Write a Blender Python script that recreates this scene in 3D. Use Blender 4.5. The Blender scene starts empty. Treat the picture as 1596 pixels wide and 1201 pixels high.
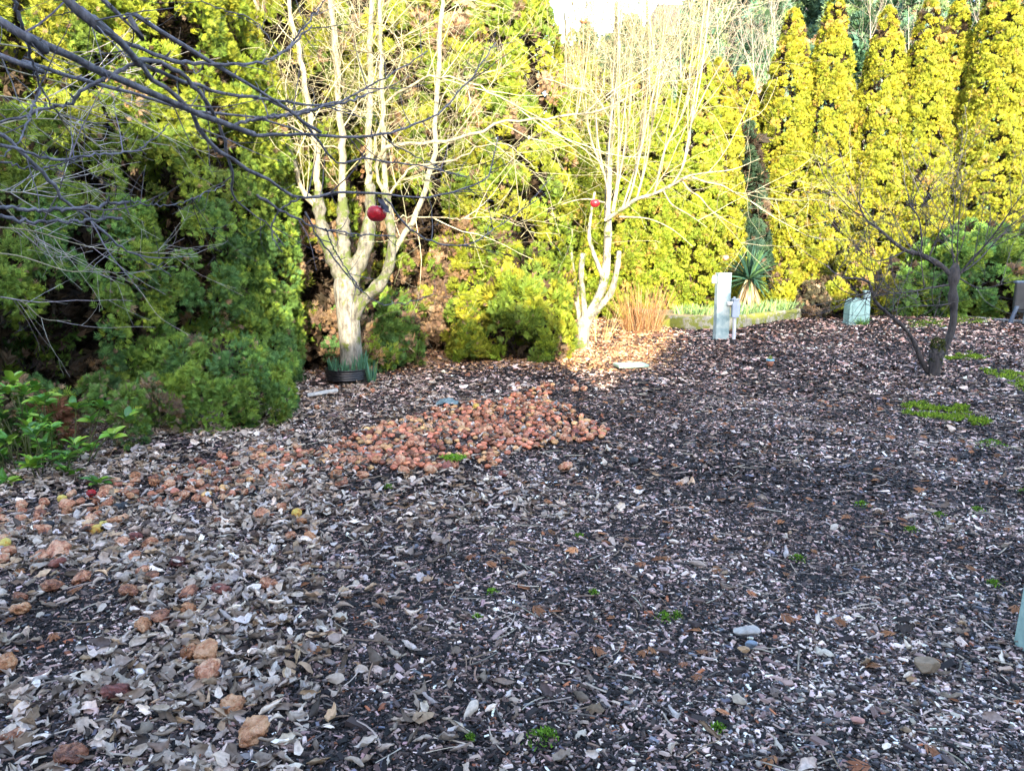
import bpy, math, random
import numpy as np
from mathutils import Vector
R = math.radians
rng = np.random.default_rng(7)
S = bpy.context.scene
COL = S.collection

# ------------------------------------------------------------------ camera, world, sun, exposure
CAMH, PITCH, F = 1.5, R(9.7), 1200.0          # F: focal length in pixels of the 1596 px wide photograph
cam = bpy.data.objects.new('camera', bpy.data.cameras.new('camera')); COL.objects.link(cam)
cam.location = (0, 0, CAMH); cam.rotation_euler = (R(90) - PITCH, 0, 0)
cam.data.lens = 36 * F / 1596; cam.data.sensor_width = 36; cam.data.clip_end = 2000; cam.data.clip_start = 0.05
S.camera = cam
SUN = np.array([-0.12, 1.0, -0.335]); SUNN = SUN / np.linalg.norm(SUN)
sun_el = math.asin(-SUNN[2]); sun_rot = math.atan2(-SUNN[0], -SUNN[1])
world = bpy.data.worlds.new('World'); S.world = world; world.use_nodes = True
wn = world.node_tree; bg = wn.nodes['Background']
sky = wn.nodes.new('ShaderNodeTexSky'); sky.sky_type = 'NISHITA'; sky.sun_disc = False
sky.sun_elevation = sun_el; sky.sun_rotation = sun_rot; sky.air_density = 1.0; sky.dust_density = 1.6; sky.ozone_density = 1.0
wn.links.new(sky.outputs[0], bg.inputs[0]); bg.inputs[1].default_value = 0.15
sl = bpy.data.lights.new('sun', 'SUN'); sl.energy = 2.5; sl.angle = R(0.5); sl.color = (1.0, 0.88, 0.66)
sun = bpy.data.objects.new('sun', sl); COL.objects.link(sun)
sun.rotation_euler = Vector(SUNN).to_track_quat('-Z', 'Y').to_euler()
S.view_settings.view_transform = 'Standard'; S.view_settings.look = 'None'
S.view_settings.exposure = 3.2; S.view_settings.gamma = 1.0
S.render.engine = 'CYCLES'

# ------------------------------------------------------------------ helpers
cp, sp = math.cos(PITCH), math.sin(PITCH)
def ray(px, py):
    a = (np.asarray(px, float) - 798) / F; b = (600.5 - np.asarray(py, float)) / F
    return np.stack([a + 0 * b, cp + b * sp, -sp + b * cp], -1)
def gh(x, y):                                  # gentle unevenness of the ground
    x = np.asarray(x, float); y = np.asarray(y, float)
    return 0.02*np.sin(1.3*x+0.7*y+1) + 0.015*np.sin(2.9*x-1.7*y) + 0.01*np.sin(5.1*y+2.2*x+2)
def G(px, py, z=0.0):                          # the ground point seen at a photo pixel
    r = ray(px, py); t = (z - CAMH) / r[..., 2]
    p = r * t[..., None]; p[..., 2] = z; return p
def PD(px, py, y):                             # the point at distance y seen at a photo pixel
    r = ray(px, py); p = r * (np.asarray(y, float) / r[..., 1])[..., None]; p[..., 2] += CAMH; return p
def topx(x, y, z=0.0):
    zz = z - CAMH; d = y*cp - zz*sp; v = y*sp + zz*cp
    return 798 + F*x/d, 600.5 - F*v/d
def nrm(v): return v / np.maximum(np.linalg.norm(v, axis=-1, keepdims=True), 1e-9)
def inpoly(px, py, poly):
    px = np.asarray(px); py = np.asarray(py); c = np.zeros(px.shape, bool); n = len(poly); j = n-1
    for i in range(n):
        xi, yi = poly[i]; xj, yj = poly[j]
        c ^= ((yi > py) != (yj > py)) & (px < (xj-xi)*(py-yi)/(yj-yi+1e-9)+xi); j = i
    return c
def vnoise(p, s, seed=0):                      # smooth 3D value noise 0..1
    p = np.asarray(p, float)/s; i = np.floor(p).astype(np.int64); f = p-i; f = f*f*(3-2*f); out = 0
    for dx in (0, 1):
        for dy in (0, 1):
            for dz in (0, 1):
                h = ((i[..., 0]+dx)*73856093) ^ ((i[..., 1]+dy)*19349663) ^ ((i[..., 2]+dz)*83492791) ^ (seed*2654435761)
                h = (h ^ (h >> 13))*1274126177 & 0xffffffff; h = ((h ^ (h >> 16)) & 0xffff)/65535.0
                w = (f[..., 0] if dx else 1-f[..., 0])*(f[..., 1] if dy else 1-f[..., 1])*(f[..., 2] if dz else 1-f[..., 2])
                out = out + h*w
    return out

class Soup:                                    # collects verts / faces / colours of ONE mesh
    def __init__(s): s.v = []; s.f = []; s.t = []; s.c = []; s.n = 0
    def add(s, v, f, c=(1, 1, 1)):
        v = np.asarray(v, np.float32).reshape(-1, 3); f = np.asarray(f, np.int64)
        s.v.append(v); s.f.append((f+s.n).ravel()); s.t.append(np.full(len(f), f.shape[1]))
        c = np.asarray(c, np.float32)
        if c.ndim == 1: c = np.broadcast_to(c, (len(v), 3))
        s.c.append(c); s.n += len(v); return s
    def build(s, name, mat, parent=None, smooth=False, loc=(0, 0, 0)):
        me = bpy.data.meshes.new(name)
        v = np.concatenate(s.v) - np.asarray(loc, np.float32); f = np.concatenate(s.f).astype(np.int32); t = np.concatenate(s.t).astype(np.int32)
        me.vertices.add(len(v)); me.vertices.foreach_set('co', v.ravel().astype(np.float32))
        me.loops.add(len(f)); me.loops.foreach_set('vertex_index', f)
        me.polygons.add(len(t)); st = np.concatenate([[0], np.cumsum(t)[:-1]]).astype(np.int32)
        me.polygons.foreach_set('loop_start', st); me.polygons.foreach_set('loop_total', t)
        me.polygons.foreach_set('use_smooth', np.full(len(t), smooth))
        a = me.attributes.new('col', 'FLOAT_COLOR', 'POINT')
        c = np.concatenate(s.c); c4 = np.ones((len(v), 4), np.float32); c4[:, :3] = c
        a.data.foreach_set('color', c4.ravel())
        me.update(calc_edges=True); me.validate()
        me.materials.append(mat)
        o = bpy.data.objects.new(name, me); COL.objects.link(o)
        if parent is not None: o.parent = parent; o.location = tuple(np.asarray(loc) - np.asarray(parent.location)) if any(loc) else tuple(-np.asarray(parent.location))
        else: o.location = loc
        return o
def tag(o, label=None, cat=None, group=None, kind=None):
    if label: o['label'] = label
    if cat: o['category'] = cat
    if group: o['group'] = group
    if kind: o['kind'] = kind
    return o
def empty(name, loc, label, cat, group=None):
    o = bpy.data.objects.new(name, None); COL.objects.link(o); o.location = [float(a) for a in loc]; o.empty_display_size = .1
    return tag(o, label, cat, group)

def box(s, lo, hi, c=(1, 1, 1), bev=0.0, M=None, off=(0, 0, 0)):     # a box with bevelled edges
    lo = np.array(lo, float); hi = np.array(hi, float)
    if bev <= 0:
        v = np.array([[x, y, z] for x in (lo[0], hi[0]) for y in (lo[1], hi[1]) for z in (lo[2], hi[2])])
        f4 = np.array([[0, 1, 3, 2], [4, 6, 7, 5], [0, 4, 5, 1], [2, 3, 7, 6], [0, 2, 6, 4], [1, 5, 7, 3]])
        if M is not None: v = v @ np.array(M).T
        s.add(v+np.array(off), f4, c); return
    bm = bmesh.new(); bmesh.ops.create_cube(bm, size=1)
    for q in bm.verts: q.co = Vector([(lo[i]+hi[i])/2 + q.co[i]*(hi[i]-lo[i]) for i in range(3)])
    bmesh.ops.bevel(bm, geom=bm.edges[:], offset=bev, segments=2, affect='EDGES', profile=.5)
    bmesh.ops.triangulate(bm, faces=bm.faces[:])
    bm.verts.index_update()
    v = np.array([q.co for q in bm.verts]); f3 = np.array([[q.index for q in fa.verts] for fa in bm.faces]); bm.free()
    if M is not None: v = v @ np.array(M).T
    s.add(v+np.array(off), f3, c)
import bmesh
def lathe(s, prof, n=24, c=(1, 1, 1), off=(0, 0, 0), sx=1, sy=1, M=None):
    prof = np.array(prof, float); k = len(prof); a = np.linspace(0, 2*np.pi, n, endpoint=False)
    v = np.stack([np.outer(np.cos(a), prof[:, 0])*sx, np.outer(np.sin(a), prof[:, 0])*sy, np.tile(prof[:, 1], (n, 1))], -1).reshape(-1, 3)
    if M is not None: v = v @ np.array(M).T
    i = np.arange(n)[:, None]*k; j = ((np.arange(n)+1) % n)[:, None]*k; q = np.arange(k-1)[None]
    f = np.stack([i+q, j+q, j+q+1, i+q+1], -1).reshape(-1, 4)
    s.add(v+np.array(off), f, c)
def tubes(s, P, Rd, sides, C):                 # P (n,k,3), Rd (n,k), C (n,3) or (3,)
    n, k = P.shape[:2]
    T = nrm(np.gradient(P, axis=1)); mean = nrm(P[:, -1]-P[:, 0])
    ax = np.eye(3)[np.argmin(np.abs(mean), axis=1)][:, None, :]
    A = nrm(np.cross(T, np.broadcast_to(ax, T.shape))); B = np.cross(T, A)
    th = np.linspace(0, 2*np.pi, sides, endpoint=False)
    V = P[:, :, None] + Rd[:, :, None, None]*(np.cos(th)[None, None, :, None]*A[:, :, None] + np.sin(th)[None, None, :, None]*B[:, :, None])
    V = V.reshape(-1, 3)
    b = (np.arange(n)[:, None, None]*k + np.arange(k-1)[None, :, None])*sides
    i = np.arange(sides)[None, None]; j = (i+1) % sides
    f = np.stack([b+i, b+j, b+sides+j, b+sides+i], -1).reshape(-1, 4)
    C = np.asarray(C, float)
    if C.ndim == 2: C = np.repeat(C, k*sides, axis=0)
    s.add(V, f, C)
def captube(s, P, r, sides, C):                # one tapered limb with a rounded end
    e = P[-1]-P[-2]; e = e/np.linalg.norm(e)
    P = np.vstack([P, P[-1]+e*r[-1]*.5, P[-1]+e*r[-1]*.62]); r = np.r_[r, r[-1]*.62, r[-1]*.03]
    tubes(s, P[None], r[None], sides, C)
def resample(pts, k):                          # Catmull-Rom through traced points, k samples
    P = np.asarray(pts, float)
    if len(P) == 2: return P[0]+(P[1]-P[0])*np.linspace(0, 1, k)[:, None]
    E = np.vstack([2*P[0]-P[1], P, 2*P[-1]-P[-2]]); out = []
    for i in range(len(P)-1):
        p0, p1, p2, p3 = E[i:i+4]; t = np.linspace(0, 1, 12, endpoint=False)[:, None]
        out.append(.5*((2*p1)+(-p0+p2)*t+(2*p0-5*p1+4*p2-p3)*t**2+(-p0+3*p1-3*p2+p3)*t**3))
    Q = np.vstack(out+[P[-1:]]); d = np.r_[0, np.cumsum(np.linalg.norm(np.diff(Q, axis=0), axis=1))]
    u = np.linspace(0, d[-1], k); return np.stack([np.interp(u, d, Q[:, i]) for i in range(3)], -1)
def twigs(P, Rd, n, lo, hi, spread, up, rs, k, tmin=.15, tmax=1.0, wob=.12, grav=0.0, bias=(0, 0, 0), rmin=.0012, pw=1.0):
    m, K = P.shape[:2]; L = np.linalg.norm(np.diff(P, axis=1), axis=2).sum(1)**pw
    idx = rng.choice(m, n, p=L/L.sum()); t = rng.uniform(tmin, tmax, n)*(K-1.001)
    a = t.astype(int); f = (t-a)[:, None]; p = P[idx, a]*(1-f)+P[idx, a+1]*f; r = Rd[idx, a]*(1-f[:, 0])+Rd[idx, a+1]*f[:, 0]
    T = nrm(P[idx, a+1]-P[idx, a]); q = nrm(np.cross(T, rng.normal(size=(n, 3))))
    d = nrm(T*(1-spread)+q*spread+np.array([0, 0, up])+np.array(bias)); ln = rng.uniform(lo, hi, n)
    out = np.zeros((n, k, 3)); out[:, 0] = p; cur = d; st = (ln/(k-1))[:, None]
    for i in range(1, k):
        cur = nrm(cur+rng.normal(size=(n, 3))*wob+np.array([0, 0, up*.35-grav]))
        out[:, i] = out[:, i-1]+cur*st
    r0 = np.maximum(np.minimum(r*.8, rs*ln), rmin)
    RR = np.maximum(r0[:, None]*np.linspace(1, .3, k)[None], rmin*.6)
    return out, RR
def frames(d, nn):                             # columns x (lateral), y (along d), z (normal)
    y = nrm(d); x = nrm(np.cross(y, nn)); z = np.cross(x, y); return np.stack([x, y, z], -1)
def inst(s, tv, tf, pos, M, sc, C):            # many copies of a little template inside one mesh
    n, k = len(pos), len(tv)
    sc = np.asarray(sc, float)
    T = tv[None]*(sc[:, None, None] if sc.ndim == 1 else sc[:, None, :])
    V = np.einsum('nij,nkj->nki', M, T)+pos[:, None]
    f = (np.arange(n)[:, None, None]*k+tf[None]).reshape(-1, tf.shape[1])
    s.add(V.reshape(-1, 3), f, np.repeat(C, k, axis=0))
def jitter(c, n, a=.25, hue=.03):
    c = np.asarray(c, float); c = np.broadcast_to(c, (n, 3)); b = np.exp(rng.normal(0, a, (n, 1)))
    return np.clip(c*b*np.exp(rng.normal(0, hue, (n, 3))), 0, .95)
def rdir(n): return nrm(rng.normal(size=(n, 3)))

# ------------------------------------------------------------------ materials
def newmat(name):
    m = bpy.data.materials.new(name); m.use_nodes = True; nt = m.node_tree; nt.nodes.clear()
    out = nt.nodes.new('ShaderNodeOutputMaterial'); return m, nt, out
def N(nt, t, **kw):
    n = nt.nodes.new(t)
    for k, v in kw.items():
        if k in n.inputs: n.inputs[k].default_value = v
        else: setattr(n, k, v)
    return n
def attrmat(name, rough=.8, trans=0.0, spec=.3, noise=0.0, nscale=60, bump=0.0):
    m, nt, out = newmat(name); L = nt.links.new
    a = N(nt, 'ShaderNodeAttribute', attribute_name='col'); colr = a.outputs['Color']
    b = N(nt, 'ShaderNodeBsdfPrincipled', Roughness=rough); b.inputs['Specular IOR Level'].default_value = spec
    if noise > 0 or bump > 0:
        tc = N(nt, 'ShaderNodeTexCoord'); no = N(nt, 'ShaderNodeTexNoise', Scale=nscale, Detail=4.0); L(tc.outputs['Object'], no.inputs['Vector'])
        if noise > 0:
            mr = N(nt, 'ShaderNodeMapRange'); mr.inputs['To Min'].default_value = 1-noise; mr.inputs['To Max'].default_value = 1+noise
            mr.inputs['From Min'].default_value = .3; mr.inputs['From Max'].default_value = .7
            L(no.outputs['Fac'], mr.inputs['Value'])
            vm = N(nt, 'ShaderNodeVectorMath', operation='SCALE'); L(colr, vm.inputs[0]); L(mr.outputs[0], vm.inputs['Scale']); colr = vm.outputs[0]
        if bump > 0:
            bp = N(nt, 'ShaderNodeBump', Strength=bump, Distance=.01); L(no.outputs['Fac'], bp.inputs['Height']); L(bp.outputs[0], b.inputs['Normal'])
    L(colr, b.inputs['Base Color']); sh = b.outputs[0]
    if trans > 0:
        t = N(nt, 'ShaderNodeBsdfTranslucent'); L(colr, t.inputs['Color']); mx = N(nt, 'ShaderNodeMixShader'); mx.inputs[0].default_value = trans
        L(sh, mx.inputs[1]); L(t.outputs[0], mx.inputs[2]); sh = mx.outputs[0]
    L(sh, out.inputs[0]); return m
def barkmat(name, c1, c2, moss=None, mossamt=.5, scale=14, moss_scale=5, bump=.6):
    m, nt, out = newmat(name); L = nt.links.new
    tc = N(nt, 'ShaderNodeTexCoord'); mp = N(nt, 'ShaderNodeMapping'); mp.inputs['Scale'].default_value = (1, 1, .35)
    L(tc.outputs['Object'], mp.inputs[0])
    no = N(nt, 'ShaderNodeTexNoise', Scale=scale, Detail=8.0, Roughness=.7); L(mp.outputs[0], no.inputs['Vector'])
    cr = N(nt, 'ShaderNodeValToRGB'); cr.color_ramp.elements[0].position = .36; cr.color_ramp.elements[1].position = .62
    cr.color_ramp.elements[0].color = (*c1, 1); cr.color_ramp.elements[1].color = (*c2, 1); L(no.outputs['Fac'], cr.inputs[0])
    b = N(nt, 'ShaderNodeBsdfPrincipled', Roughness=.85); c = cr.outputs[0]
    if moss:
        n2 = N(nt, 'ShaderNodeTexNoise', Scale=moss_scale, Detail=6.0, Roughness=.75); L(tc.outputs['Object'], n2.inputs['Vector'])
        c2r = N(nt, 'ShaderNodeValToRGB'); c2r.color_ramp.elements[0].position = 1-mossamt; c2r.color_ramp.elements[1].position = 1-mossamt+.06
        L(n2.outputs['Fac'], c2r.inputs[0]); mx = N(nt, 'ShaderNodeMix', data_type='RGBA')
        L(c2r.outputs[0], mx.inputs['Factor']); L(c, mx.inputs[6]); mx.inputs[7].default_value = (*moss, 1); c = mx.outputs[2]
    L(c, b.inputs['Base Color']); bp = N(nt, 'ShaderNodeBump', Strength=bump, Distance=.02); L(no.outputs['Fac'], bp.inputs['Height']); L(bp.outputs[0], b.inputs['Normal'])
    L(b.outputs[0], out.inputs[0]); return m
def plain(name, c1, c2=None, rough=.5, scale=8, metal=0, bump=.1, detail=6):
    m, nt, out = newmat(name); L = nt.links.new; b = N(nt, 'ShaderNodeBsdfPrincipled', Roughness=rough, Metallic=metal)
    tc = N(nt, 'ShaderNodeTexCoord'); no = N(nt, 'ShaderNodeTexNoise', Scale=scale, Detail=float(detail), Roughness=.65); L(tc.outputs['Object'], no.inputs['Vector'])
    cr = N(nt, 'ShaderNodeValToRGB'); cr.color_ramp.elements[0].position = .35; cr.color_ramp.elements[1].position = .65
    cr.color_ramp.elements[0].color = (*(c2 or [q*.6 for q in c1]), 1); cr.color_ramp.elements[1].color = (*c1, 1); L(no.outputs['Fac'], cr.inputs[0])
    L(cr.outputs[0], b.inputs['Base Color']); bp = N(nt, 'ShaderNodeBump', Strength=bump, Distance=.01); L(no.outputs['Fac'], bp.inputs['Height']); L(bp.outputs[0], b.inputs['Normal'])
    L(b.outputs[0], out.inputs[0]); return m

M_leaf = attrmat('conifer_foliage', .65, .22, .25)
M_broad = attrmat('glossy_leaf', .32, .15, .5)
M_blade = attrmat('blade_leaf', .5, .25, .35)
M_chip = attrmat('bark_chips', .75, 0, .35)
M_litter = attrmat('dead_leaves', .7, .12, .3, noise=.25, nscale=70)
M_moss = attrmat('moss', .9, .15, .1)
M_twig = attrmat('twig', .7, 0, .3, noise=.3, nscale=40)
M_fore = barkmat('grey_apple_bark', (.035, .033, .04), (.15, .145, .17), scale=30, bump=.5)
M_pale = barkmat('pale_lichen_bark', (.05, .043, .035), (.23, .22, .19), moss=(.09, .11, .02), mossamt=.44, scale=20, moss_scale=7, bump=1.0)
M_white = barkmat('white_bark', (.06, .05, .035), (.34, .32, .26), moss=(.07, .09, .015), mossamt=.46, scale=12)
M_sprout = barkmat('pale_sprout_bark', (.13, .11, .07), (.32, .29, .20), scale=20, bump=.3)
M_mossy = barkmat('mossy_bark', (.03, .027, .022), (.17, .16, .13), moss=(.055, .075, .012), mossamt=.5, scale=20, moss_scale=9)
M_dark = barkmat('dark_bark', (.012, .011, .012), (.055, .048, .05), moss=(.04, .05, .012), mossamt=.36, scale=20)
M_trunk = barkmat('conifer_bark', (.05, .03, .02), (.16, .11, .07), scale=18)

def groundmat():
    m, nt, out = newmat('mulch_ground'); L = nt.links.new
    tc = N(nt, 'ShaderNodeTexCoord'); b = N(nt, 'ShaderNodeBsdfPrincipled', Roughness=.9)
    v = N(nt, 'ShaderNodeTexVoronoi', Scale=55.0); L(tc.outputs['Object'], v.inputs['Vector'])
    sep = N(nt, 'ShaderNodeSeparateColor'); L(v.outputs['Color'], sep.inputs[0])
    cr = N(nt, 'ShaderNodeValToRGB'); e = cr.color_ramp.elements; e[0].position = .0; e[0].color = (.012, .010, .010, 1); e[1].position = 1; e[1].color = (.22, .17, .15, 1)
    q = e.new(.55); q.color = (.035, .028, .027, 1); q = e.new(.85); q.color = (.12, .09, .08, 1)
    L(sep.outputs[0], cr.inputs[0]); L(cr.outputs[0], b.inputs['Base Color'])
    bp = N(nt, 'ShaderNodeBump', Strength=.8, Distance=.01); L(v.outputs['Distance'], bp.inputs['Height']); L(bp.outputs[0], b.inputs['Normal'])
    L(b.outputs[0], out.inputs[0]); return m
M_ground = groundmat()

# ------------------------------------------------------------------ the ground, hill and far setting
def grid(x0, x1, y0, y1, nx, ny, hf):
    X, Y = np.meshgrid(np.linspace(x0, x1, nx), np.linspace(y0, y1, ny)); Z = hf(X, Y)
    v = np.stack([X, Y, Z], -1).reshape(-1, 3); i = np.arange(ny-1)[:, None]*nx+np.arange(nx-1)[None]
    return v, np.stack([i, i+1, i+nx+1, i+nx], -1).reshape(-1, 4)
def farh(x, y):
    near = np.clip((26-np.hypot(x, y))/3, 0, 1)
    rise = np.clip((np.asarray(y)-32)/70, 0, 1.4); return gh(x, y)*near + 26*rise**1.3*(np.clip((np.asarray(x)-1)/22, 0, 1))
s = Soup(); v, f = grid(-40, 60, -40, 140, 301, 541, farh); s.add(v, f)
# reach the horizon with outer skirts joined to the same sheet
for (a, b_, c, d) in ((-900, -40, -900, 900), (60, 900, -900, 900), (-40, 60, -900, -40), (-40, 60, 140, 900)):
    v, f = grid(a, b_, c, d, 6, 6, lambda X, Y: np.zeros_like(X)-.3); s.add(v, f)
tag(s.build('ground', M_ground, smooth=True), kind='structure')

# unseen blockers behind the camera, outlines shaped to cast the wanted shade edges
def back(p, y=-4.0):
    p = np.asarray(p, float); t = (p[1]-y)/SUN[1]; q = p-SUN*t; return q[0], q[2]
apex = G(885, 585); g2 = G(1062, 516)
rp = [(back(apex)[0]+.12, back(apex)[1]-.42)] + [(back(g2)[0], back(g2)[1]-.08)] + [back(PD(1134, 443, 13.4))] + [back((5.1, 16.5, .10)), back(PD(1300, 470, 19.5)), back(PD(1400, 430, 19.5)), back(PD(1482, 372, 18.5)), back(PD(1596, 340, 18.5))]
lp = [back(PD(0, 120, 5.6)), back(PD(190, 190, 6.6)), back(PD(350, 255, 7.6)), back(PD(440, 330, 9.4)), back(PD(478, 550, 9.8)), back(PD(560, 560, 10.0)), back(PD(590, 500, 10.3)), back(PD(700, 500, 11)), back(PD(860, 490, 11))]
lp.append((back(apex)[0]+.10, lp[-1][1]))
M_blocker_side = plain('blocker_side', (.5, .48, .44), (.42, .4, .37), .7, 3)
M_blocker_top = plain('blocker_top', (.08, .08, .085), (.05, .05, .055), .9, 10)
def shade_blocker(name, label, prof, x0, x1, y1, y0):
    root = empty(name, ((x0+x1)/2, y1, 0), label, 'shade_blocker')
    pts = [(x0, prof[0][1])]+list(prof)+[(x1, prof[-1][1])]
    s = Soup(); v = []
    for (x, z) in pts: v += [(x, y1, 0), (x, y1, z), (x, y0, z), (x, y0, 0)]
    f = []; n = len(pts)
    for i in range(n-1):
        a = 4*i; b = a+4
        f += [(a, b, b+1, a+1), (a+2, b+2, b+3, a+3)]
    f += [(0, 1, 2, 3), (4*n-4, 4*n-1, 4*n-2, 4*n-3)]
    s.add(v, f); s.build('wall', M_blocker_side, root)  # side faces of the unseen shade blocker
    s = Soup(); f = [(4*i+1, 4*i+5, 4*i+6, 4*i+2) for i in range(n-1)]; s.add(v, f); s.build('blocker_cap', M_blocker_top, root)
lp.sort(key=lambda q: q[0]); rp.sort(key=lambda q: q[0])
shade_blocker('shade_blocker', 'unseen blocker behind the camera, outline shaped to the left shade edge', lp, -26, lp[-1][0]+.005, -4, -4.6)
shade_blocker('shade_blocker', 'unseen blocker behind the camera, outline shaped to the right shade edge', [(apex_x := rp[0][0], rp[0][1])]+rp[1:], rp[0][0]-.01, rp[-1][0]+14, -4, -9)

# ------------------------------------------------------------------ ground litter: one countless mass per material
QUADCHIP = np.array([[-.5, -.5, 0], [.5, -.5, 0], [.5, .5, 0], [-.5, .5, 0]], float)
BOX_V = np.array([[-.5, -.5, 0], [.5, -.42, 0], [.45, .5, 0], [-.42, .45, 0], [-.4, -.38, 1], [.38, -.4, 1], [.36, .3, 1], [-.36, .4, 1]], float)
BOX_F = np.array([[4, 5, 6, 7], [0, 1, 5, 4], [1, 2, 6, 5], [2, 3, 7, 6], [3, 0, 4, 7]])
def scatter_xy(y0, y1, dens, margin=.8):
    A = []
    w1 = y1*.70+margin; n = int(dens*2*w1*(y1-y0)); x = rng.uniform(-w1, w1, n); y = rng.uniform(y0, y1, n)
    k = np.abs(x) < y*.70+margin; return x[k], y[k]
def chipcols(x, y, n):
    px, py = topx(x, y)
    base = np.array([[.006, .005, .006], [.014, .011, .012], [.045, .034, .034], [.13, .095, .09], [.32, .25, .24], [.60, .53, .52], [.12, .13, .17]])
    # zonal character: dark bark right, browner far away, paler gravel at the bottom right
    far = np.clip((y-7)/7, 0, 1); grav = np.clip((px-900)/400, 0, 1)*np.clip((py-900)/200, 0, 1)
    nz = vnoise(np.stack([x, y, 0*x], -1), .5, 3)+.6*vnoise(np.stack([x, y, 0*x], -1), .16, 5)-.8
    u = rng.uniform(0, 1, n)+nz*.26+far*.08+grav*.07
    idx = np.digitize(u, [.32, .52, .66, .80, .93, 1.04]); idx = np.where((rng.uniform(size=n) < .03), 6, np.minimum(idx, 5))
    c = base[idx]; warm = far[:, None]*np.array([[.22, .04, -.08]]); c = c*(1+warm)
    c[rng.uniform(size=n) < .012] = (.22, .09, .045)
    # orange brown needle litter lying under the hedge
    z_ = np.clip((y-9.3)/1.6, 0, 1)*np.clip((1075-px)/60, 0, 1)*np.clip((px-380)/120, 0, 1); k = rng.uniform(size=n) < z_*.8
    c[k] = np.array([[.30, .17, .09], [.40, .26, .15], [.16, .09, .05], [.46, .33, .20]])[rng.choice(4, k.sum())]
    return np.clip(c*np.exp(rng.normal(0, .28, (n, 1)))*np.array([[1.15, .99, .89]])*np.exp(rng.normal(0, .04, (n, 3))), 0, .9)
s = Soup()
for (y0, y1, dens, ln, boxy) in ((1.85, 4.4, 17000, .0185, True), (4.4, 8.0, 7500, .025, False), (8.0, 12.5, 2400, .040, False), (12.5, 22, 900, .055, False)):
    x, y = scatter_xy(y0, y1, dens); n = len(x)
    L = ln*np.exp(rng.normal(0, .38, n)); W = L*rng.uniform(.18, .50, n); th = rng.uniform(0, 2*np.pi, n)
    d = np.stack([np.cos(th), np.sin(th), rng.normal(0, .24, n)], -1); nn = nrm(np.stack([rng.normal(0, .48, n), rng.normal(0, .48, n), np.ones(n)], -1))
    M = frames(d, nn); z = gh(x, y)+rng.uniform(-.002, .014, n)*(ln/.024)**.5
    C = chipcols(x, y, n); pos = np.stack([x, y, z], -1)
    if boxy: inst(s, BOX_V, BOX_F, pos, M, np.stack([W, L, np.minimum(W, L)*rng.uniform(.15, .5, n)], -1), C)
    else:
        T = QUADCHIP.copy(); inst(s, T, np.array([[0, 1, 2, 3]]), pos, M, np.stack([W, L, W], -1), C)
tag(s.build('bark_mulch', M_chip), 'dark bark mulch and wood chips covering the whole yard', 'bark mulch', kind='stuff')

# pebbles, bottom right of the yard
ico = bmesh.new(); bmesh.ops.create_icosphere(ico, subdivisions=1, radius=.5); ico.verts.index_update()
ICO_V = np.array([q.co for q in ico.verts]); ICO_F = np.array([[q.index for q in fa.verts] for fa in ico.faces]); ico.free()
x, y = scatter_xy(1.85, 4.4, 4200); px, py = topx(x, y)
k = rng.uniform(size=len(x)) < .5*np.clip((px-700)/600, 0.03, 1)*np.clip((py-820)/260, 0, 1); x, y = x[k], y[k]; n = len(x)
th = rng.uniform(0, 2*np.pi, n); M = frames(np.stack([np.cos(th), np.sin(th), rng.normal(0, .1, n)], -1), nrm(np.stack([rng.normal(0, .2, n), rng.normal(0, .2, n), np.ones(n)], -1)))
sz = .0125*np.exp(rng.normal(0, .3, n)); pal = np.array([[.27, .22, .18], [.13, .125, .13], [.07, .06, .06], [.40, .33, .28], [.20, .14, .10], [.035, .03, .03]])
s = Soup(); inst(s, ICO_V, ICO_F, np.stack([x, y, gh(x, y)+.011], -1), M, np.stack([sz*rng.uniform(.6, .9, n), sz*1.25, sz*.55], -1), jitter(pal[rng.choice(6, n, p=[.2, .12, .2, .12, .18, .18])], n, .2, .03))
tag(s.build('gravel', M_chip, smooth=True), 'small rounded grey and tan pebbles mixed into the mulch nearest the camera', 'gravel', kind='stuff')

# dead leaves
def leaf_template(curl, fold, nu=5, nv=7, ruf=.05, seed=0):
    r_ = np.random.default_rng(seed); u = np.linspace(-1, 1, nu); v = np.linspace(0, 1, nv); U, V = np.meshgrid(u, v)
    w = .30*np.sin(np.pi*np.clip(V, 0, 1)**.8)**.75+.004; a = U*curl
    X = np.where(abs(curl) > .01, np.sin(a)/max(abs(curl), .01)*w, U*w); Z = (1-np.cos(a))/max(abs(curl), .01)*w
    Z = Z+fold*(V-.5)**2*1.2+r_.normal(0, ruf, Z.shape)*np.abs(U)*.7; X = X+r_.normal(0, ruf*.5, Z.shape)
    t = np.stack([X, V-.5, Z], -1).reshape(-1, 3); i = np.arange(nv-1)[:, None]*nu+np.arange(nu-1)[None]
    return t, np.stack([i, i+1, i+nu+1, i+nu], -1).reshape(-1, 4)
LT = [leaf_template(c, f_, seed=i, ruf=r_) for i, (c, f_, r_) in enumerate([(.9, .5, .07), (2.0, .6, .07), (2.9, .3, .05), (1.3, -.8, .09), (-1.5, .6, .07), (3.1, .7, .05), (.5, 1.1, .11), (2.5, -.5, .06)])]
def leafdens(px, py):
    edge = 560-(py-700)*.22                      # left of this line lies the thick carpet of leaves
    a = 1/(1+np.exp((px-edge)/55)); mid = np.exp(-((px-700)/190)**2-((py-780)/75)**2)*.55
    low = np.exp(-((px-700)/190)**2-((py-1140)/90)**2)*.22
    farl = np.exp(-((py-640)/45)**2)*(px < 700)*.6
    hedge = .035
    return np.clip(np.maximum.reduce([a, mid, low, farl, np.full_like(px, hedge)]), 0, 1)
s = Soup(); LC = np.array([[.38, .32, .27], [.27, .22, .18], [.52, .46, .40], [.15, .115, .09], [.32, .23, .15], [.42, .39, .38], [.07, .055, .05]])
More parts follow.
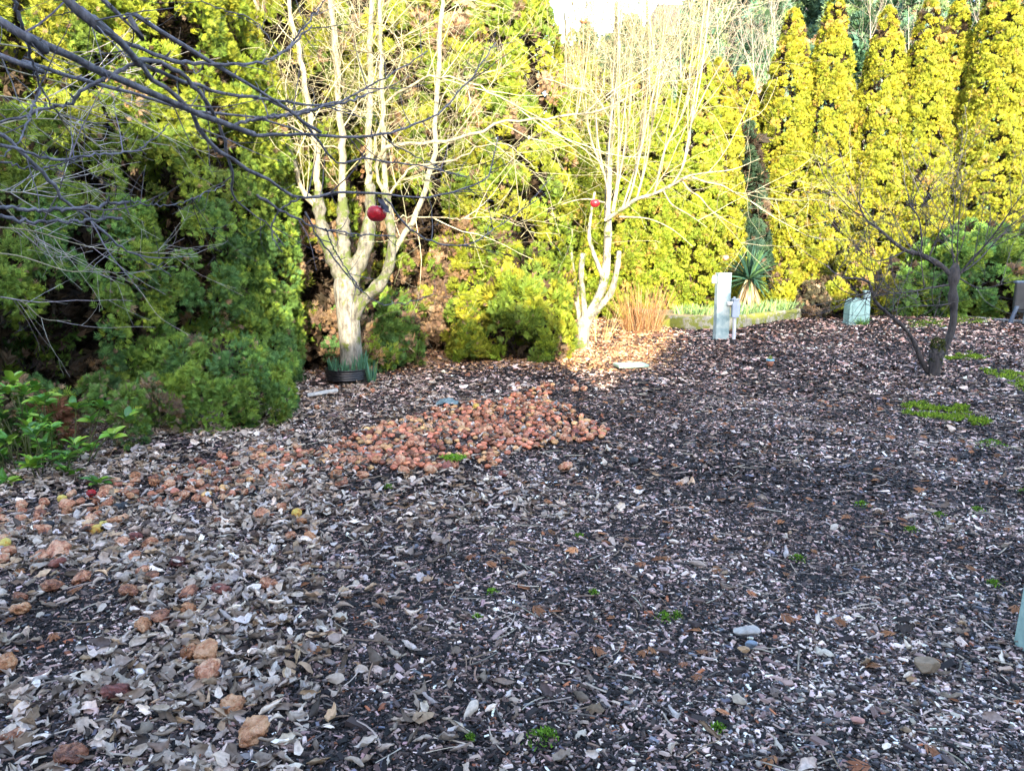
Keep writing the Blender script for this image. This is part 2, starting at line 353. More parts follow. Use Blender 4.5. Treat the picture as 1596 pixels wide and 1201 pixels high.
for (y0, y1, dens, ln) in ((1.8, 3.6, 1050, .062), (3.6, 5.5, 900, .060), (5.5, 9.5, 520, .058), (9.5, 12, 110, .055)):
    x, y = scatter_xy(y0, y1, dens); px, py = topx(x, y); clump = vnoise(np.stack([x, y, 0*x], -1), .45, 11)+.5*vnoise(np.stack([x, y, 0*x], -1), .17, 12)
    k = rng.uniform(size=len(x)) < leafdens(px, py)*np.clip((clump-.42)*3.2, .10, 1.0); x, y = x[k], y[k]; n = len(x)
    for j, (tv, tf) in enumerate(LT):
        q = np.arange(n) % len(LT) == j; m = q.sum(); th = rng.uniform(0, 2*np.pi, m); tilt = .5
        flip = np.where(rng.uniform(size=m) < .45, -1, 1)
        M = frames(np.stack([np.cos(th), np.sin(th), rng.normal(0, .28, m)], -1), nrm(np.stack([rng.normal(0, tilt, m), rng.normal(0, tilt, m), flip*np.ones(m)], -1)))
        sc = np.minimum(ln*np.exp(rng.normal(0, .33, m)), .085); pos = np.stack([x[q], y[q], gh(x[q], y[q])+.014+rng.uniform(0, .03, m)], -1)
        inst(s, tv, tf, pos, M, np.stack([sc*rng.uniform(.7, 1.3, m), sc, sc], -1), jitter(LC[rng.choice(7, m, p=[.23, .13, .25, .11, .10, .12, .06])], m, .28, .015)*np.array([[1.06, .96, .91]]))
tag(s.build('dead_leaves', M_litter, smooth=True), 'pale grey curled dead leaves lying thick over the left side of the yard', 'dead leaves', kind='stuff')

# bits of straw, twigs and orange conifer sprigs
s = Soup(); x, y = scatter_xy(1.9, 9, 42); n = len(x); th = rng.uniform(0, 2*np.pi, n); L = rng.uniform(.04, .16, n)
d = np.stack([np.cos(th), np.sin(th), np.zeros(n)], -1); bend = rng.normal(0, .25, (n, 1))*np.stack([-np.sin(th), np.cos(th), 0*th], -1)
t = np.linspace(-.5, .5, 5)[None, :, None]; P = np.stack([x, y, gh(x, y)+.026], -1)[:, None]+(d[:, None]*t+bend[:, None]*(t*t))*L[:, None, None]
tubes(s, P, np.full((n, 5), .0022)*rng.uniform(.6, 1.6, (n, 1)), 4, jitter(np.array([[.34, .28, .22], [.2, .13, .09], [.10, .08, .07]])[rng.choice(3, n)], n, .2))
tag(s.build('twig_litter', M_twig), 'thin dry twigs and straw scattered over the mulch', 'twigs', kind='stuff')

def spray_template(pairs, w, seed, bend=.12):
    r_ = np.random.default_rng(seed); V = []; Fc = []
    def blade(p, ang, l, wd):
        d = np.array([math.sin(ang), math.cos(ang)]); q = np.array([d[1], -d[0]]); i = len(V); zz = -bend*(p[1]**2)
        for (a, b_) in ((0, .15), (.45, 1), (1, .1), (.45, -1)):
            xy = p+d*l*a+q*wd*b_; V.append((xy[0], xy[1], -bend*(xy[0]**2+xy[1]**2)*2+r_.normal(0, .03)))
        Fc.append((i, i+1, i+2, i+3))
    blade(np.array([0., 0.]), 0, 1, w)
    for k in range(pairs):
        t = .08+.62*k/pairs
        for sg in (-1, 1): blade(np.array([0., t+r_.uniform(-.03, .03)]), sg*r_.uniform(.55, .85), (.72-.4*t)*r_.uniform(.8, 1.1), w*.95)
    return np.array(V), np.array(Fc)
SPN = [spray_template(4, .055, i) for i in range(3)]           # near: fine
SPM = [spray_template(3, .085, i+5) for i in range(3)]         # mid
SPF = [spray_template(2, .13, i+9) for i in range(3)]          # far
x, y = scatter_xy(1.9, 8, 10); n = len(x); th = rng.uniform(0, 2*np.pi, n); s = Soup()
M = frames(np.stack([np.cos(th), np.sin(th), 0*th], -1), nrm(np.stack([rng.normal(0, .2, n), rng.normal(0, .2, n), np.ones(n)], -1)))
inst(s, *SPM[0], np.stack([x, y, gh(x, y)+.03], -1), M, rng.uniform(.035, .08, n), jitter((.30, .13, .06), n, .25))
tag(s.build('cedar_sprigs', M_leaf), 'small orange brown dry cedar sprigs fallen on the mulch', 'dry sprigs', kind='stuff')

# ------------------------------------------------------------------ arborvitae, hedges and shrubs
GREEN = np.array([[.09, .17, .035], [.12, .20, .035], [.065, .14, .04], [.15, .22, .03]])
GOLD = np.array([[.21, .225, .018], [.19, .215, .018], [.235, .24, .018], [.165, .195, .018], [.225, .215, .020]])
TANB = np.array([[.32, .23, .06], [.24, .18, .05], [.36, .25, .07]])
LIME = np.array([[.12, .17, .016], [.16, .19, .016], [.09, .14, .02], [.19, .20, .02]])
DARK = np.array([[.02, .045, .03], [.028, .06, .035], [.02, .04, .02]])
BROWN = np.array([[.19, .125, .075], [.26, .18, .11], [.12, .08, .055]])
def spike(u): return np.minimum(1, ((1-u)*1.02)**.50*1.20)*(.82+.18*np.minimum(1, u/.08))
def dome(u): return np.sqrt(np.clip(1-u**1.8, .01, 1))*(.8+.2*np.minimum(1, u/.15))
def column(u): return np.minimum(1, (1-u)**.5*1.5)*(.88+.12*np.minimum(1, u/.06))
def thuja(name, label, cat, x, y, h, r, pal=GREEN, prof=spike, tmpl=SPM, rc=.2, ns=60, sz=.12, brown=.08, brownfn=None, group=None, z0=0., dens=1.0, lump=.22, gaps=.12, trunk=True, upw=.55, innerc=BROWN*.18, core=1.0, bpal=BROWN, suntop_pal=None):
    root = empty(name, (x, y, z0), label, cat, group)
    if prof is dome: lump = .5
    A = 2*np.pi*r*h*.62; nc = int(A/(rc*rc*1.25)*dens)+6
    u = rng.uniform(0, 1, nc*3); u = u[rng.uniform(size=len(u)) < np.clip(prof(u)*1.25, .30, 1)][:nc]; nc = len(u); th = rng.uniform(0, 2*np.pi, nc)
    out = np.stack([np.cos(th), np.sin(th), np.zeros(nc)], -1)
    toc = nrm(np.array([-x, -y, 0.])); k = out@toc > -.4; u, th, out = u[k], th[k], out[k]; nc = len(u)
    base = np.stack([np.cos(th)*r, np.sin(th)*r, u*h], -1); nz = vnoise(base+np.array([x, y, 0]), max(.45, rc*2.5), 21)
    rr = r*prof(u)*(1-lump*.5+lump*nz*1.3)-rc*.4*np.minimum(1, prof(u)*2)
    rr = np.maximum(rr, .03)
    keep = vnoise(base+np.array([x, y, 7]), rc*2.2, 33) > gaps*1.6
    c = np.stack([x+np.cos(th)*rr, y+np.sin(th)*rr, z0+u*(h-rc*.5)+rc*.35], -1)[keep]; out = out[keep]; u = u[keep]; nc = len(c)
    isb = rng.uniform(size=nc) < (brown if brownfn is None else np.array([brownfn(*q) for q in c]))
    R_ = rc*rng.uniform(.65, 1.25, nc)*np.clip(prof(u)*1.6, .45, 1); cc = pal[rng.choice(len(pal), nc)]*np.exp(rng.normal(0, .16, (nc, 1)))
    if suntop_pal is not None:
        w = np.clip((c[:, 2:3]-1.7)/1.3, 0, 1); cc = cc*(1-w)+suntop_pal[rng.choice(len(suntop_pal), nc)]*1.15*w  # sunlit yellow painted into the foliage colour, stronger with height
    cc = np.where(isb[:, None], bpal[rng.choice(3, nc)]*1.1, cc)
    m = nc*ns; o = np.repeat(out, ns, 0); dr = rdir(m); dr = nrm(dr+o*.75+np.array([0, 0, .35])); rad = np.repeat(R_, ns)*rng.uniform(.45, 1, m)**.5
    pos = np.repeat(c, ns, 0)+dr*rad[:, None]*np.array([1, 1, 1.15])
    d = nrm(dr*.7+np.array([0, 0, upw])+o*.2+rng.normal(size=(m, 3))*.3); nn = nrm(o*.7+dr*.6+rng.normal(size=(m, 3))*.40)
    C = jitter(np.repeat(cc, ns, 0), m, .15, .03); tip = rng.uniform(size=m) < .18; C[tip] *= np.array([1.35, 1.2, .9])
    rb = rng.uniform(size=m) < brown*.5; C[rb] = jitter(bpal[rng.choice(3, rb.sum())], rb.sum(), .2)
    M = frames(d, nn); pos[:, 2] = np.maximum(pos[:, 2], z0+.01); s = Soup(); sc = sz*np.exp(rng.normal(0, .22, m)); g = np.arange(m) % len(tmpl)
    for j, (tv, tf) in enumerate(tmpl):
        q = g == j; inst(s, tv, tf, pos[q]-d[q]*sc[q, None]*.35, M[q], sc[q], np.clip(C[q], 0, .8))
    s.build('foliage', M_leaf, root)
    if r < .3 or h < .7: return root
    # brown inner twiggery behind the green skin, colour darkened to paint shade in gaps
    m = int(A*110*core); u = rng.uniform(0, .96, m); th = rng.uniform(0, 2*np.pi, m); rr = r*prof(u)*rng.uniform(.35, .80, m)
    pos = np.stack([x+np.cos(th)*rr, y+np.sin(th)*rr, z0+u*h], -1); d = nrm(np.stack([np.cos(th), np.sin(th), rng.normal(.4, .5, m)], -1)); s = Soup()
    inst(s, *SPF[0], pos, frames(d, rdir(m)), sz*1.5*np.exp(rng.normal(0, .25, m))+.03, jitter(innerc[rng.choice(3, m)], m, .25)); s.build('shaded_inner_twigs', M_leaf, root)
    if trunk:
        s = Soup(); P = np.stack([np.full(8, x)+rng.normal(0, .01, 8), np.full(8, y), np.linspace(z0-.1, z0+h*.86, 8)], -1)[None]; tubes(s, P, np.linspace(max(.03, r*.11), .012, 8)[None], 8, (1, 1, 1)); s.build('trunk', M_trunk, root, smooth=True)
    return root
hg = 'arborvitae making up the tall hedge on the left'
# the shaded hedge on the left
hb_ = 'tall arborvitae of the second line behind the left hedge'
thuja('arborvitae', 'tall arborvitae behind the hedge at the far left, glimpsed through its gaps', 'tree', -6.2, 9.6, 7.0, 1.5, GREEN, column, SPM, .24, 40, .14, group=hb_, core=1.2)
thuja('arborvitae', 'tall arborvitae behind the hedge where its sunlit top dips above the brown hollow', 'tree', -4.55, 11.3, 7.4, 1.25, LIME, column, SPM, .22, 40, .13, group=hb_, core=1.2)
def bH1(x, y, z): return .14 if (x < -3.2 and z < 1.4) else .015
thuja('arborvitae', 'huge dark green arborvitae filling the left edge behind the glossy shrub', 'tree', -4.75, 6.9, 5.6, 1.45, GREEN, column, SPN, .16, 85, .060, suntop_pal=LIME, core=2.2, brownfn=bH1, group=hg, upw=.15, gaps=.20)
thuja('arborvitae', 'dark green arborvitae second from the left, its top lit yellow by the sun', 'tree', -3.75, 7.9, 5.8, 1.15, GREEN, column, SPN, .155, 85, .060, suntop_pal=LIME, core=2.2, brown=.02, group=hg, upw=.15, gaps=.20)
thuja('arborvitae', 'tall dark green arborvitae just left of the brown hollow in the hedge', 'tree', -3.30, 8.9, 4.6, .78, GREEN*1.05, column, SPN, .15, 85, .060, suntop_pal=LIME, core=2, brown=.02, group=hg, upw=.2, gaps=.16)
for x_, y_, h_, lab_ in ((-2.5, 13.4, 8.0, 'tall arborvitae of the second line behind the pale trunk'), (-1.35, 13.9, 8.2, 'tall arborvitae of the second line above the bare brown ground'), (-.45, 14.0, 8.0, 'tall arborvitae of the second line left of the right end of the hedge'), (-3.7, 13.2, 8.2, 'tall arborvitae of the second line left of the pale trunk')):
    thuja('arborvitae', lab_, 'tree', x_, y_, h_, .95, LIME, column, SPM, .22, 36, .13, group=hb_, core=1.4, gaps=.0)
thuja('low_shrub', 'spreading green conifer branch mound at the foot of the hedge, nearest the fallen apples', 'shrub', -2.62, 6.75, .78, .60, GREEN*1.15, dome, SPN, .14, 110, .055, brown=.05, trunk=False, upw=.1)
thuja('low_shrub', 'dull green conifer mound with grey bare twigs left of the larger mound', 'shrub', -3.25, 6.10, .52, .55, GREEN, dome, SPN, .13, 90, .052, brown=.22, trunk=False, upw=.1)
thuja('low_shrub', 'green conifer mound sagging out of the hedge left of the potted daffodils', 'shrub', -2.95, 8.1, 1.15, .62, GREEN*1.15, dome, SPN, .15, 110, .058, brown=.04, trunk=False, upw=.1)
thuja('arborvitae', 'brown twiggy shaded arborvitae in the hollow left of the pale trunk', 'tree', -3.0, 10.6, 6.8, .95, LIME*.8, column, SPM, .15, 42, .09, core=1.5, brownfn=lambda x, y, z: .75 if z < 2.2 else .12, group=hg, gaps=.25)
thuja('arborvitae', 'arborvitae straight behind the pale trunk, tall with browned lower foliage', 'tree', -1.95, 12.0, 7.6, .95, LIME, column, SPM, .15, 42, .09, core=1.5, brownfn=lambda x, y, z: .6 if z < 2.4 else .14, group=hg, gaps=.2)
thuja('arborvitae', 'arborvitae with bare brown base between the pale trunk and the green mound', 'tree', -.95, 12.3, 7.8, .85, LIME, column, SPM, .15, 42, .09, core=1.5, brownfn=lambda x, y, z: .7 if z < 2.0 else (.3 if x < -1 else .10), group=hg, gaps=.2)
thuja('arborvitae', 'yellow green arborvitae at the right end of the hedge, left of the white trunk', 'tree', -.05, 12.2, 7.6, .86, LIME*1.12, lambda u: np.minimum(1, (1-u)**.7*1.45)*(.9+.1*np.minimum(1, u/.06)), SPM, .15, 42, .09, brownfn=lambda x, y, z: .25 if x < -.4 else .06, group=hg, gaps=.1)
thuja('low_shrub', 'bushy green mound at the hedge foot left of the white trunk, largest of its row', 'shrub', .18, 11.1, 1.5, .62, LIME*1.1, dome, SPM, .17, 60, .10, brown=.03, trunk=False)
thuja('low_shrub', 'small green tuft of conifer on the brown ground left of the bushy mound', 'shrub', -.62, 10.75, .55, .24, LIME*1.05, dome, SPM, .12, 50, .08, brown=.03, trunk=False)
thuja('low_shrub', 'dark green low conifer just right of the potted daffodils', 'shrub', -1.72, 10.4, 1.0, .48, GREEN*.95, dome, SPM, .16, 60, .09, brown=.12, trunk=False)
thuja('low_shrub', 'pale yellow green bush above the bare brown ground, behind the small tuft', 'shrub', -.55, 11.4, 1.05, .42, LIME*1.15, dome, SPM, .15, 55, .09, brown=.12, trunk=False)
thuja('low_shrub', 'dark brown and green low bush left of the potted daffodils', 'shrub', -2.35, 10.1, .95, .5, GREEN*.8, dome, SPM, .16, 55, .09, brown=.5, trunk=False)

# the golden row at the back
gg = 'golden arborvitae row at the back of the yard'
ROW = [(893, 50, 18.0, .72, 'narrow golden arborvitae leftmost of the back row, right beside the hedge end'),
 (922, 92, 18.9, .72, 'golden arborvitae of the back row seen between the hedge end and the white trunk'),
 (950, 112, 18.3, .85, 'golden arborvitae of the back row directly behind the white trunk tree'),
 (988, 118, 18.9, .8, 'golden arborvitae of the back row just right of the white trunk tree'),
 (1020, 108, 18.6, .85, 'golden arborvitae of the back row behind the dry ornamental grass'),
 (1088, 74, 19.0, .80, 'golden arborvitae of the back row behind the pale utility post, left of its twin'),
 (1124, 92, 19.4, .75, 'golden arborvitae of the back row directly right of the one behind the post'),
 (1160, 106, 21.5, .72, 'golden arborvitae with orange tip above the dark conifer'),
 (1198, 132, 21.8, .70, 'shortest golden arborvitae between the dark conifer and the tall right hand row'),
 (1238, 14, 21.0, .80, 'tall golden arborvitae first of the right hand row, just right of the yucca'),
 (1303, -6, 20.8, .82, 'tall golden arborvitae second of the right hand row, broad rounded top'),
 (1386, 12, 20.6, .82, 'golden arborvitae third of the right hand row with a narrow pointed top'),
 (1452, -2, 20.4, .80, 'golden arborvitae with browned tip left half of the touching pair'),
 (1496, 2, 20.9, .78, 'bright yellow arborvitae right half of the touching pair'),
 (1568, -62, 20.2, .92, 'tallest golden arborvitae at the right edge of the photo'),
 (1650, -40, 20.2, .9, 'golden arborvitae cut by the right edge of the photo')]
for i, (px, py, yy, r_, lab) in enumerate(ROW):
    p = PD(px, py, yy); pal = GOLD if i > 5 else GOLD*np.array([.85, 1.0, 1.0])
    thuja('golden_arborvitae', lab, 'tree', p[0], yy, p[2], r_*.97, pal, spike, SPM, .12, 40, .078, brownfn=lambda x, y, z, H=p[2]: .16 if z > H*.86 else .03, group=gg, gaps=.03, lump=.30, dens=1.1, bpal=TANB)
thuja('dark_conifer', 'dark blue green narrow conifer behind the yucca', 'tree', PD(1172, 190, 19.2)[0], 19.6, PD(1172, 190, 19.2)[2], .62, DARK, spike, SPF, .2, 50, .15, brown=.05)
def at(px, y): return (px-798)/F*(y*cp+.2)
thuja('golden_shrub', 'bright yellow rounded shrub between the yucca and the tall golden row', 'shrub', at(1213, 18.6), 18.6, 1.22, .42, GOLD, dome, SPF, .15, 44, .10, brown=.03, trunk=False)
thuja('golden_shrub', 'low yellow shrub at the end of the raised bed', 'shrub', at(1292, 18.6), 18.6, .95, .45, GOLD, dome, SPF, .15, 44, .10, brown=.04, trunk=False)
thuja('golden_shrub', 'yellow bush standing behind the pale green utility cabinet', 'shrub', at(1335, 19.2), 19.2, 1.7, .55, GOLD, dome, SPF, .16, 44, .11, brown=.06, trunk=False)
thuja('golden_shrub', 'small ball shaped yellow bush between the cabinet and the dark tree', 'shrub', at(1385, 18.6), 18.6, .95, .24, GOLD*.9, dome, SPF, .12, 40, .09, brown=.03, trunk=False)
thuja('twiggy_shrub', 'small dark twiggy shrub between two yellow shrubs at the end of the bed', 'shrub', at(1262, 18.2), 18.2, .85, .33, BROWN*.35+DARK*.6, dome, SPF, .13, 36, .10, brown=.3, trunk=False)
thuja('clipped_hedge', 'broad shaded green hedge behind the dark small tree at the right', 'hedge', at(1530, 18.3), 18.9, 2.25, 1.35, GREEN*1.1, dome, SPF, .2, 56, .12, brown=.03, trunk=False, gaps=.04)
thuja('clipped_hedge', 'lower shaded green hedge left of the broad one, behind the dark tree trunk', 'hedge', at(1430, 18.3), 18.9, 1.25, .75, GREEN, dome, SPF, .2, 56, .12, brown=.08, trunk=False, gaps=.04)
thuja('clipped_hedge', 'shaded green hedge cut by the right edge of the photo', 'hedge', at(1625, 18.8), 19.4, 2.3, .95, GREEN, dome, SPF, .2, 50, .12, brown=.05, trunk=False, gaps=.04)

# far wooded slope: each conifer a thing
FARG = np.array([[.10, .19, .10], [.14, .21, .09], [.09, .17, .12]])  # haze put into the colour: paler greens for the far firs
FARX = [(880, 70, 60, 2.4, 'fir on the far slope, just right of the hedge end under the sky'), (915, 34, 66, 2.4, 'fir on the far slope, second tip in the sky gap'), (948, 58, 60, 2.6, 'fir on the far slope, low third tip in the sky gap'), (985, 20, 64, 2.6, 'fir on the far slope, tallest tip in the sky gap'), (1008, 48, 56, 2.6, 'fir on the far slope, low tip at the right side of the sky gap')]
FARL_ = ['leftmost of all, behind the sprouts of the white trunk tree', 'second from the left, beside the sky', 'third from the left along the skyline', 'fourth from the left, above the orange tipped arborvitae', 'large one above the shortest golden arborvitae', 'large one above the first tall golden arborvitae', 'large one behind the broad topped golden arborvitae', 'large one above the pointed golden arborvitae', 'large one above the touching pair', 'large one left of the tallest golden arborvitae', 'rightmost of all', 'small near one above the dark conifer', 'small near one in the gap left of the pointed golden arborvitae', 'small near one in the gap right of the pointed golden arborvitae', 'small near one in the gap left of the tallest golden arborvitae']
for i, (px, py, yy, r_) in enumerate([(1030, 46, 52, 2.4), (1072, 20, 55, 2.6), (1095, -40, 50, 3.2), (1150, -60, 60, 3.6), (1205, -80, 56, 3.6), (1265, -60, 60, 3.8), (1330, -90, 55, 3.8), (1395, -50, 60, 3.8), (1450, -80, 54, 3.8), (1520, -90, 58, 4), (1590, -70, 56, 4), (1180, 20, 44, 2.6), (1345, 20, 44, 2.6), (1415, 30, 46, 2.6), (1538, 10, 44, 2.6)]+[q[:4] for q in FARX]):
    p = PD(px, py, yy); gz = float(farh(np.array(p[0]), np.array(yy)))
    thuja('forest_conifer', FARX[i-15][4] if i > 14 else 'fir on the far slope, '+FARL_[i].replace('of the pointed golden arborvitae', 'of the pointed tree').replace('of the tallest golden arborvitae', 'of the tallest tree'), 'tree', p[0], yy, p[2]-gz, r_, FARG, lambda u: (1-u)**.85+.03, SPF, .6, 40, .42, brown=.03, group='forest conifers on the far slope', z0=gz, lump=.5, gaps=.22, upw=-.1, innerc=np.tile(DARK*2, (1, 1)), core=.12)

# ------------------------------------------------------------------ bare trees
def Q(pts, off, sc, dep):                      # traced points of an enlarged detail -> world, depth by interpolation
    pts = np.array(pts, float); px = off[0]+pts[:, 0]/sc; py = off[1]+pts[:, 1]/sc
    d = np.linspace(dep[0], dep[1], len(pts)) if len(dep) == 2 else np.interp(np.linspace(0, 1, len(pts)), np.linspace(0, 1, len(dep)), dep)
    return PD(px, py, d)
def limbset(root, limbs, mat, k=22, sides=9, name='limb', kn=.10, wob=0.0):
    Ps, Rs = [], []
    for pts, r0, r1 in limbs:
        P = resample(pts, k); P[1:-1] += rng.normal(0, 1, (k-2, 3))*wob; r = np.linspace(r0, r1, k)*(1+rng.normal(0, kn, k)*.6)
        s = Soup(); captube(s, P, r, sides, (1, 1, 1)); s.build(name, mat, root, smooth=True); Ps.append(P); Rs.append(r)
    return np.array(Ps), np.array(Rs)
def twigmass(root, sets, mat, cols, name='crown', sides=4):
    s = Soup()
    for P, Rr in sets: tubes(s, P, Rr, sides, jitter(np.array(cols)[rng.choice(len(cols), len(P))], len(P), .18, .04))
    return s.build(name, mat, root)

# --- the near apple tree whose boughs hang in from the top left
fork = np.array([-2.35, 1.55, 2.75]); z1 = (0, 0)
root = empty('apple_tree', (-2.6, 1.2, 0), 'dark bare apple tree whose near boughs reach in from the top left corner', 'tree')
s = Soup(); tubes(s, resample([(-2.6, 1.2, -.05), (-2.62, 1.22, .6), (-2.55, 1.3, 1.4), (-2.45, 1.45, 2.2), fork], 14)[None], np.linspace(.13, .075, 14)[None], 14, (1, 1, 1)); s.build('trunk', M_dark, root, smooth=True)
def F1(pts, d, start=None):
    P = Q(pts, (0, 0), 3.002, d); return np.vstack([[start], P]) if start is not None else P
def F2(pts, d): return Q(pts, (400, 0), 3.002, d)
LB = []
L1 = F1([(0, 108), (110, 155), (250, 235), (400, 300), (500, 345), (620, 395), (740, 450), (860, 500), (1000, 560), (1090, 590), (1190, 628)], (2.0, 2.75), fork)
LB.append((L1, .016, .0085))
LB.append((np.vstack([L1[-1:], F2([(0, 632), (200, 630), (420, 640), (590, 628), (720, 590), (850, 530), (930, 450), (1000, 370), (1060, 290), (1120, 200)], (2.8, 3.5))]), .006, .0022))
L2 = F1([(310, 0), (380, 40), (470, 110), (540, 180), (600, 240), (650, 300)], (2.05, 2.4), fork+np.array([.2, .1, .35]))
LB.append((L2, .0155, .010))
LB.append((F1([(580, 200), (680, 235), (800, 285), (900, 298), (1060, 300), (1190, 298), (1260, 275), (1330, 240), (1400, 180), (1460, 120)], (2.38, 2.9)), .007, .0025))
LB.append((F1([(1300, 255), (1350, 220), (1430, 120), (1500, 30), (1560, -60)], (2.78, 3.1)), .004, .0018))
LB.append((F1([(640, 285), (700, 280), (790, 310), (880, 375), (940, 440), (980, 510), (1010, 560), (1050, 650), (1070, 740), (1090, 830), (1085, 870), (1110, 940), (1150, 975), (1250, 1050), (1330, 1150)], (2.4, 3.0)), .0075, .002))
LB.append((F1([(640, 290), (560, 330), (480, 370), (400, 420), (330, 475), (260, 500), (140, 535), (0, 575), (-80, 600)], (2.4, 2.2)), .0065, .003))
LB.append((np.vstack([F1([(650, 290), (740, 340), (860, 385), (1000, 425), (1200, 460)], (2.42, 2.7)), F2([(0, 455), (150, 480), (290, 490), (400, 475), (540, 395), (680, 320), (800, 238)], (2.8, 3.4))]), .0065, .0022))
LB.append((np.vstack([F1([(660, 300), (720, 370), (800, 430), (880, 510), (930, 600), (990, 680), (1060, 730), (1150, 785)], (2.42, 2.75)), F2([(0, 810), (100, 870), (210, 935), (350, 905), (560, 905), (780, 925), (900, 900), (1020, 860), (1080, 825), (1110, 750), (1130, 640)], (2.8, 3.4))]), .0075, .0022))
LB.append((F1([(490, 0), (580, 45), (640, 80), (740, 140), (860, 210), (960, 280), (1060, 340), (1170, 400), (1270, 470), (1340, 510), (1440, 580), (1501, 620)], (2.3, 2.9), fork+np.array([.3, .2, .6])), .0125, .005))
LB.append((F2([(60, 470), (140, 510), (220, 570), (260, 620), (310, 690), (380, 765), (480, 745), (600, 755), (760, 775), (880, 800), (985, 830)], (2.85, 3.3)), .0055, .002))
LB.append((F2([(0, 560), (120, 535), (300, 500), (440, 470), (540, 435)], (2.75, 3.1)), .0055, .0035))
LB.append((F1([(1090, 590), (1200, 555), (1350, 540), (1480, 512)], (2.7, 2.8)), .006, .005))
LB.append((F1([(0, 260), (100, 290), (200, 320), (320, 355), (420, 380), (520, 410), (640, 440), (760, 480), (900, 520), (1010, 530), (1200, 545), (1330, 590), (1450, 640)], (2.3, 3.2), fork+np.array([-.1, .1, -.3])), .013, .003))
LB.append((F1([(0, 680), (140, 715), (270, 745), (420, 725), (520, 715), (620, 710), (700, 660), (790, 580)], (1.9, 2.3)), .004, .0015))
LB.append((F1([(-60, 740), (0, 755), (170, 790), (300, 755), (420, 728)], (1.95, 2.1)), .003, .002))
LB.append((F1([(-60, 965), (0, 970), (200, 985), (400, 970), (600, 945)], (1.7, 1.9)), .0045, .0035))
LB.append((F1([(600, 945), (800, 960), (950, 910), (1050, 865)], (1.9, 2.1)), .0018, .0012))
LB.append((F1([(-60, 1000), (0, 1010), (200, 1040), (400, 1030), (570, 1022)], (1.7, 1.9)), .0042, .0032))
LB.append((F1([(-60, 560), (0, 620), (120, 730), (220, 830), (300, 930), (400, 1015), (500, 1100), (560, 1150), (650, 1200), (760, 1270), (800, 1295)], (1.9, 2.3)), .0058, .0015))
LB.append((F1([(60, -60), (70, 0), (95, 120), (120, 180), (155, 300), (180, 390), (240, 490), (290, 560)], (2.0, 2.3)), .0055, .002))
LB.append((F1([(185, 420), (150, 510), (110, 620), (60, 690), (0, 730)], (2.2, 1.9)), .0035, .0015))
LB.append((F2([(0, 910), (110, 985), (250, 1050), (350, 1080), (540, 1100), (650, 1105)], (2.8, 3.0)), .005, .002))
LB.append((F2([(200, 930), (110, 980), (75, 1050), (75, 1110), (120, 1180)], (2.85, 2.9)), .0035, .002))
LB.append((Q([(190, 0), (250, 120), (330, 230), (420, 340), (500, 430), (610, 490), (760, 480), (880, 440)], (420, 330), 3.43, (2.9, 3.3)), .0035, .0015))
LB.append((Q([(300, 90), (340, 190), (400, 290), (470, 390), (500, 430)], (420, 330), 3.43, (2.9, 3.1)), .003, .002))
LB.append((F2([(600, 930), (700, 1050), (800, 1120), (900, 1145), (1000, 1140), (1100, 1080), (1200, 1010), (1300, 920), (1380, 830)], (3.0, 3.7)), .004, .0014))
LB.append((F2([(590, 628), (640, 680), (760, 740), (880, 800), (985, 830)], (3.1, 3.4)), .003, .0015))
LB.append((F1([(1240, 300), (1300, 250), (1180, 90), (1080, 60), (960, 10), (900, -40)], (2.9, 2.8)), .002, .002))
P0, R0 = limbset(root, LB, M_fore, 34, 9, wob=.0026, kn=.16)
a, ra = twigs(P0, R0, 190, .05, .32, .62, .12, .010, 7, .1, 1, .10, rmin=.0011)
b, rb = twigs(a, ra, 150, .03, .14, .6, .1, .010, 5, rmin=.0009)
sp_, rs_ = twigs(P0, R0, 260, .008, .03, .8, .1, .16, 3, rmin=.0022)   # fruiting spurs
twigmass(root, [(a, ra), (b, rb), (sp_, rs_)], M_twig, [(.07, .065, .075), (.11, .10, .12), (.05, .045, .05)], sides=5)
# pale fine twigs at the left, hanging in front of the dark hedge
hl = [F1(p, d) for p, d in [([(-60, 880), (100, 900), (250, 850), (390, 860), (500, 910)], (3.2, 3.6)), ([(-60, 1060), (150, 1080), (400, 1150), (650, 1180), (900, 1190)], (3.0, 3.6)), ([(-60, 440), (150, 470), (350, 500), (560, 490), (700, 470)], (3.2, 3.8)), ([(-60, 200), (150, 230), (330, 300), (500, 330), (650, 350)], (3.2, 3.8)), ([(-60, 290), (100, 340), (300, 390), (520, 450), (800, 560)], (3.2, 3.8)), ([(-60, 600), (100, 560), (280, 560), (420, 590)], (3.0, 3.3)), ([(-40, 900), (60, 1010), (180, 1130), (300, 1240)], (3.0, 3.3)), ([(-60, 1380), (100, 1410), (200, 1490), (330, 1500)], (3.0, 3.3)), ([(-60, 1180), (100, 1200), (330, 1270), (480, 1260), (650, 1340)], (3.0, 3.3)), ([(280, 540), (380, 620), (480, 690), (540, 700)], (3.2, 3.4)), ([(290, 560), (340, 640), (400, 720)], (3.2, 3.4))]]
LBp = [(p, .0035, .0012) for p in hl]; Pp, Rp = limbset(root, LBp, M_sprout, 18, 6, 'thin_branch')
a, ra = twigs(Pp, Rp, 120, .08, .5, .5, .05, .006, 8, .05, 1, .08); b, rb = twigs(a, ra, 120, .05, .2, .5, .03, .006, 5, rmin=.0009)
twigmass(root, [(a, ra), (b, rb)], M_twig, [(.30, .28, .27), (.22, .20, .20)], 'fine_crown')

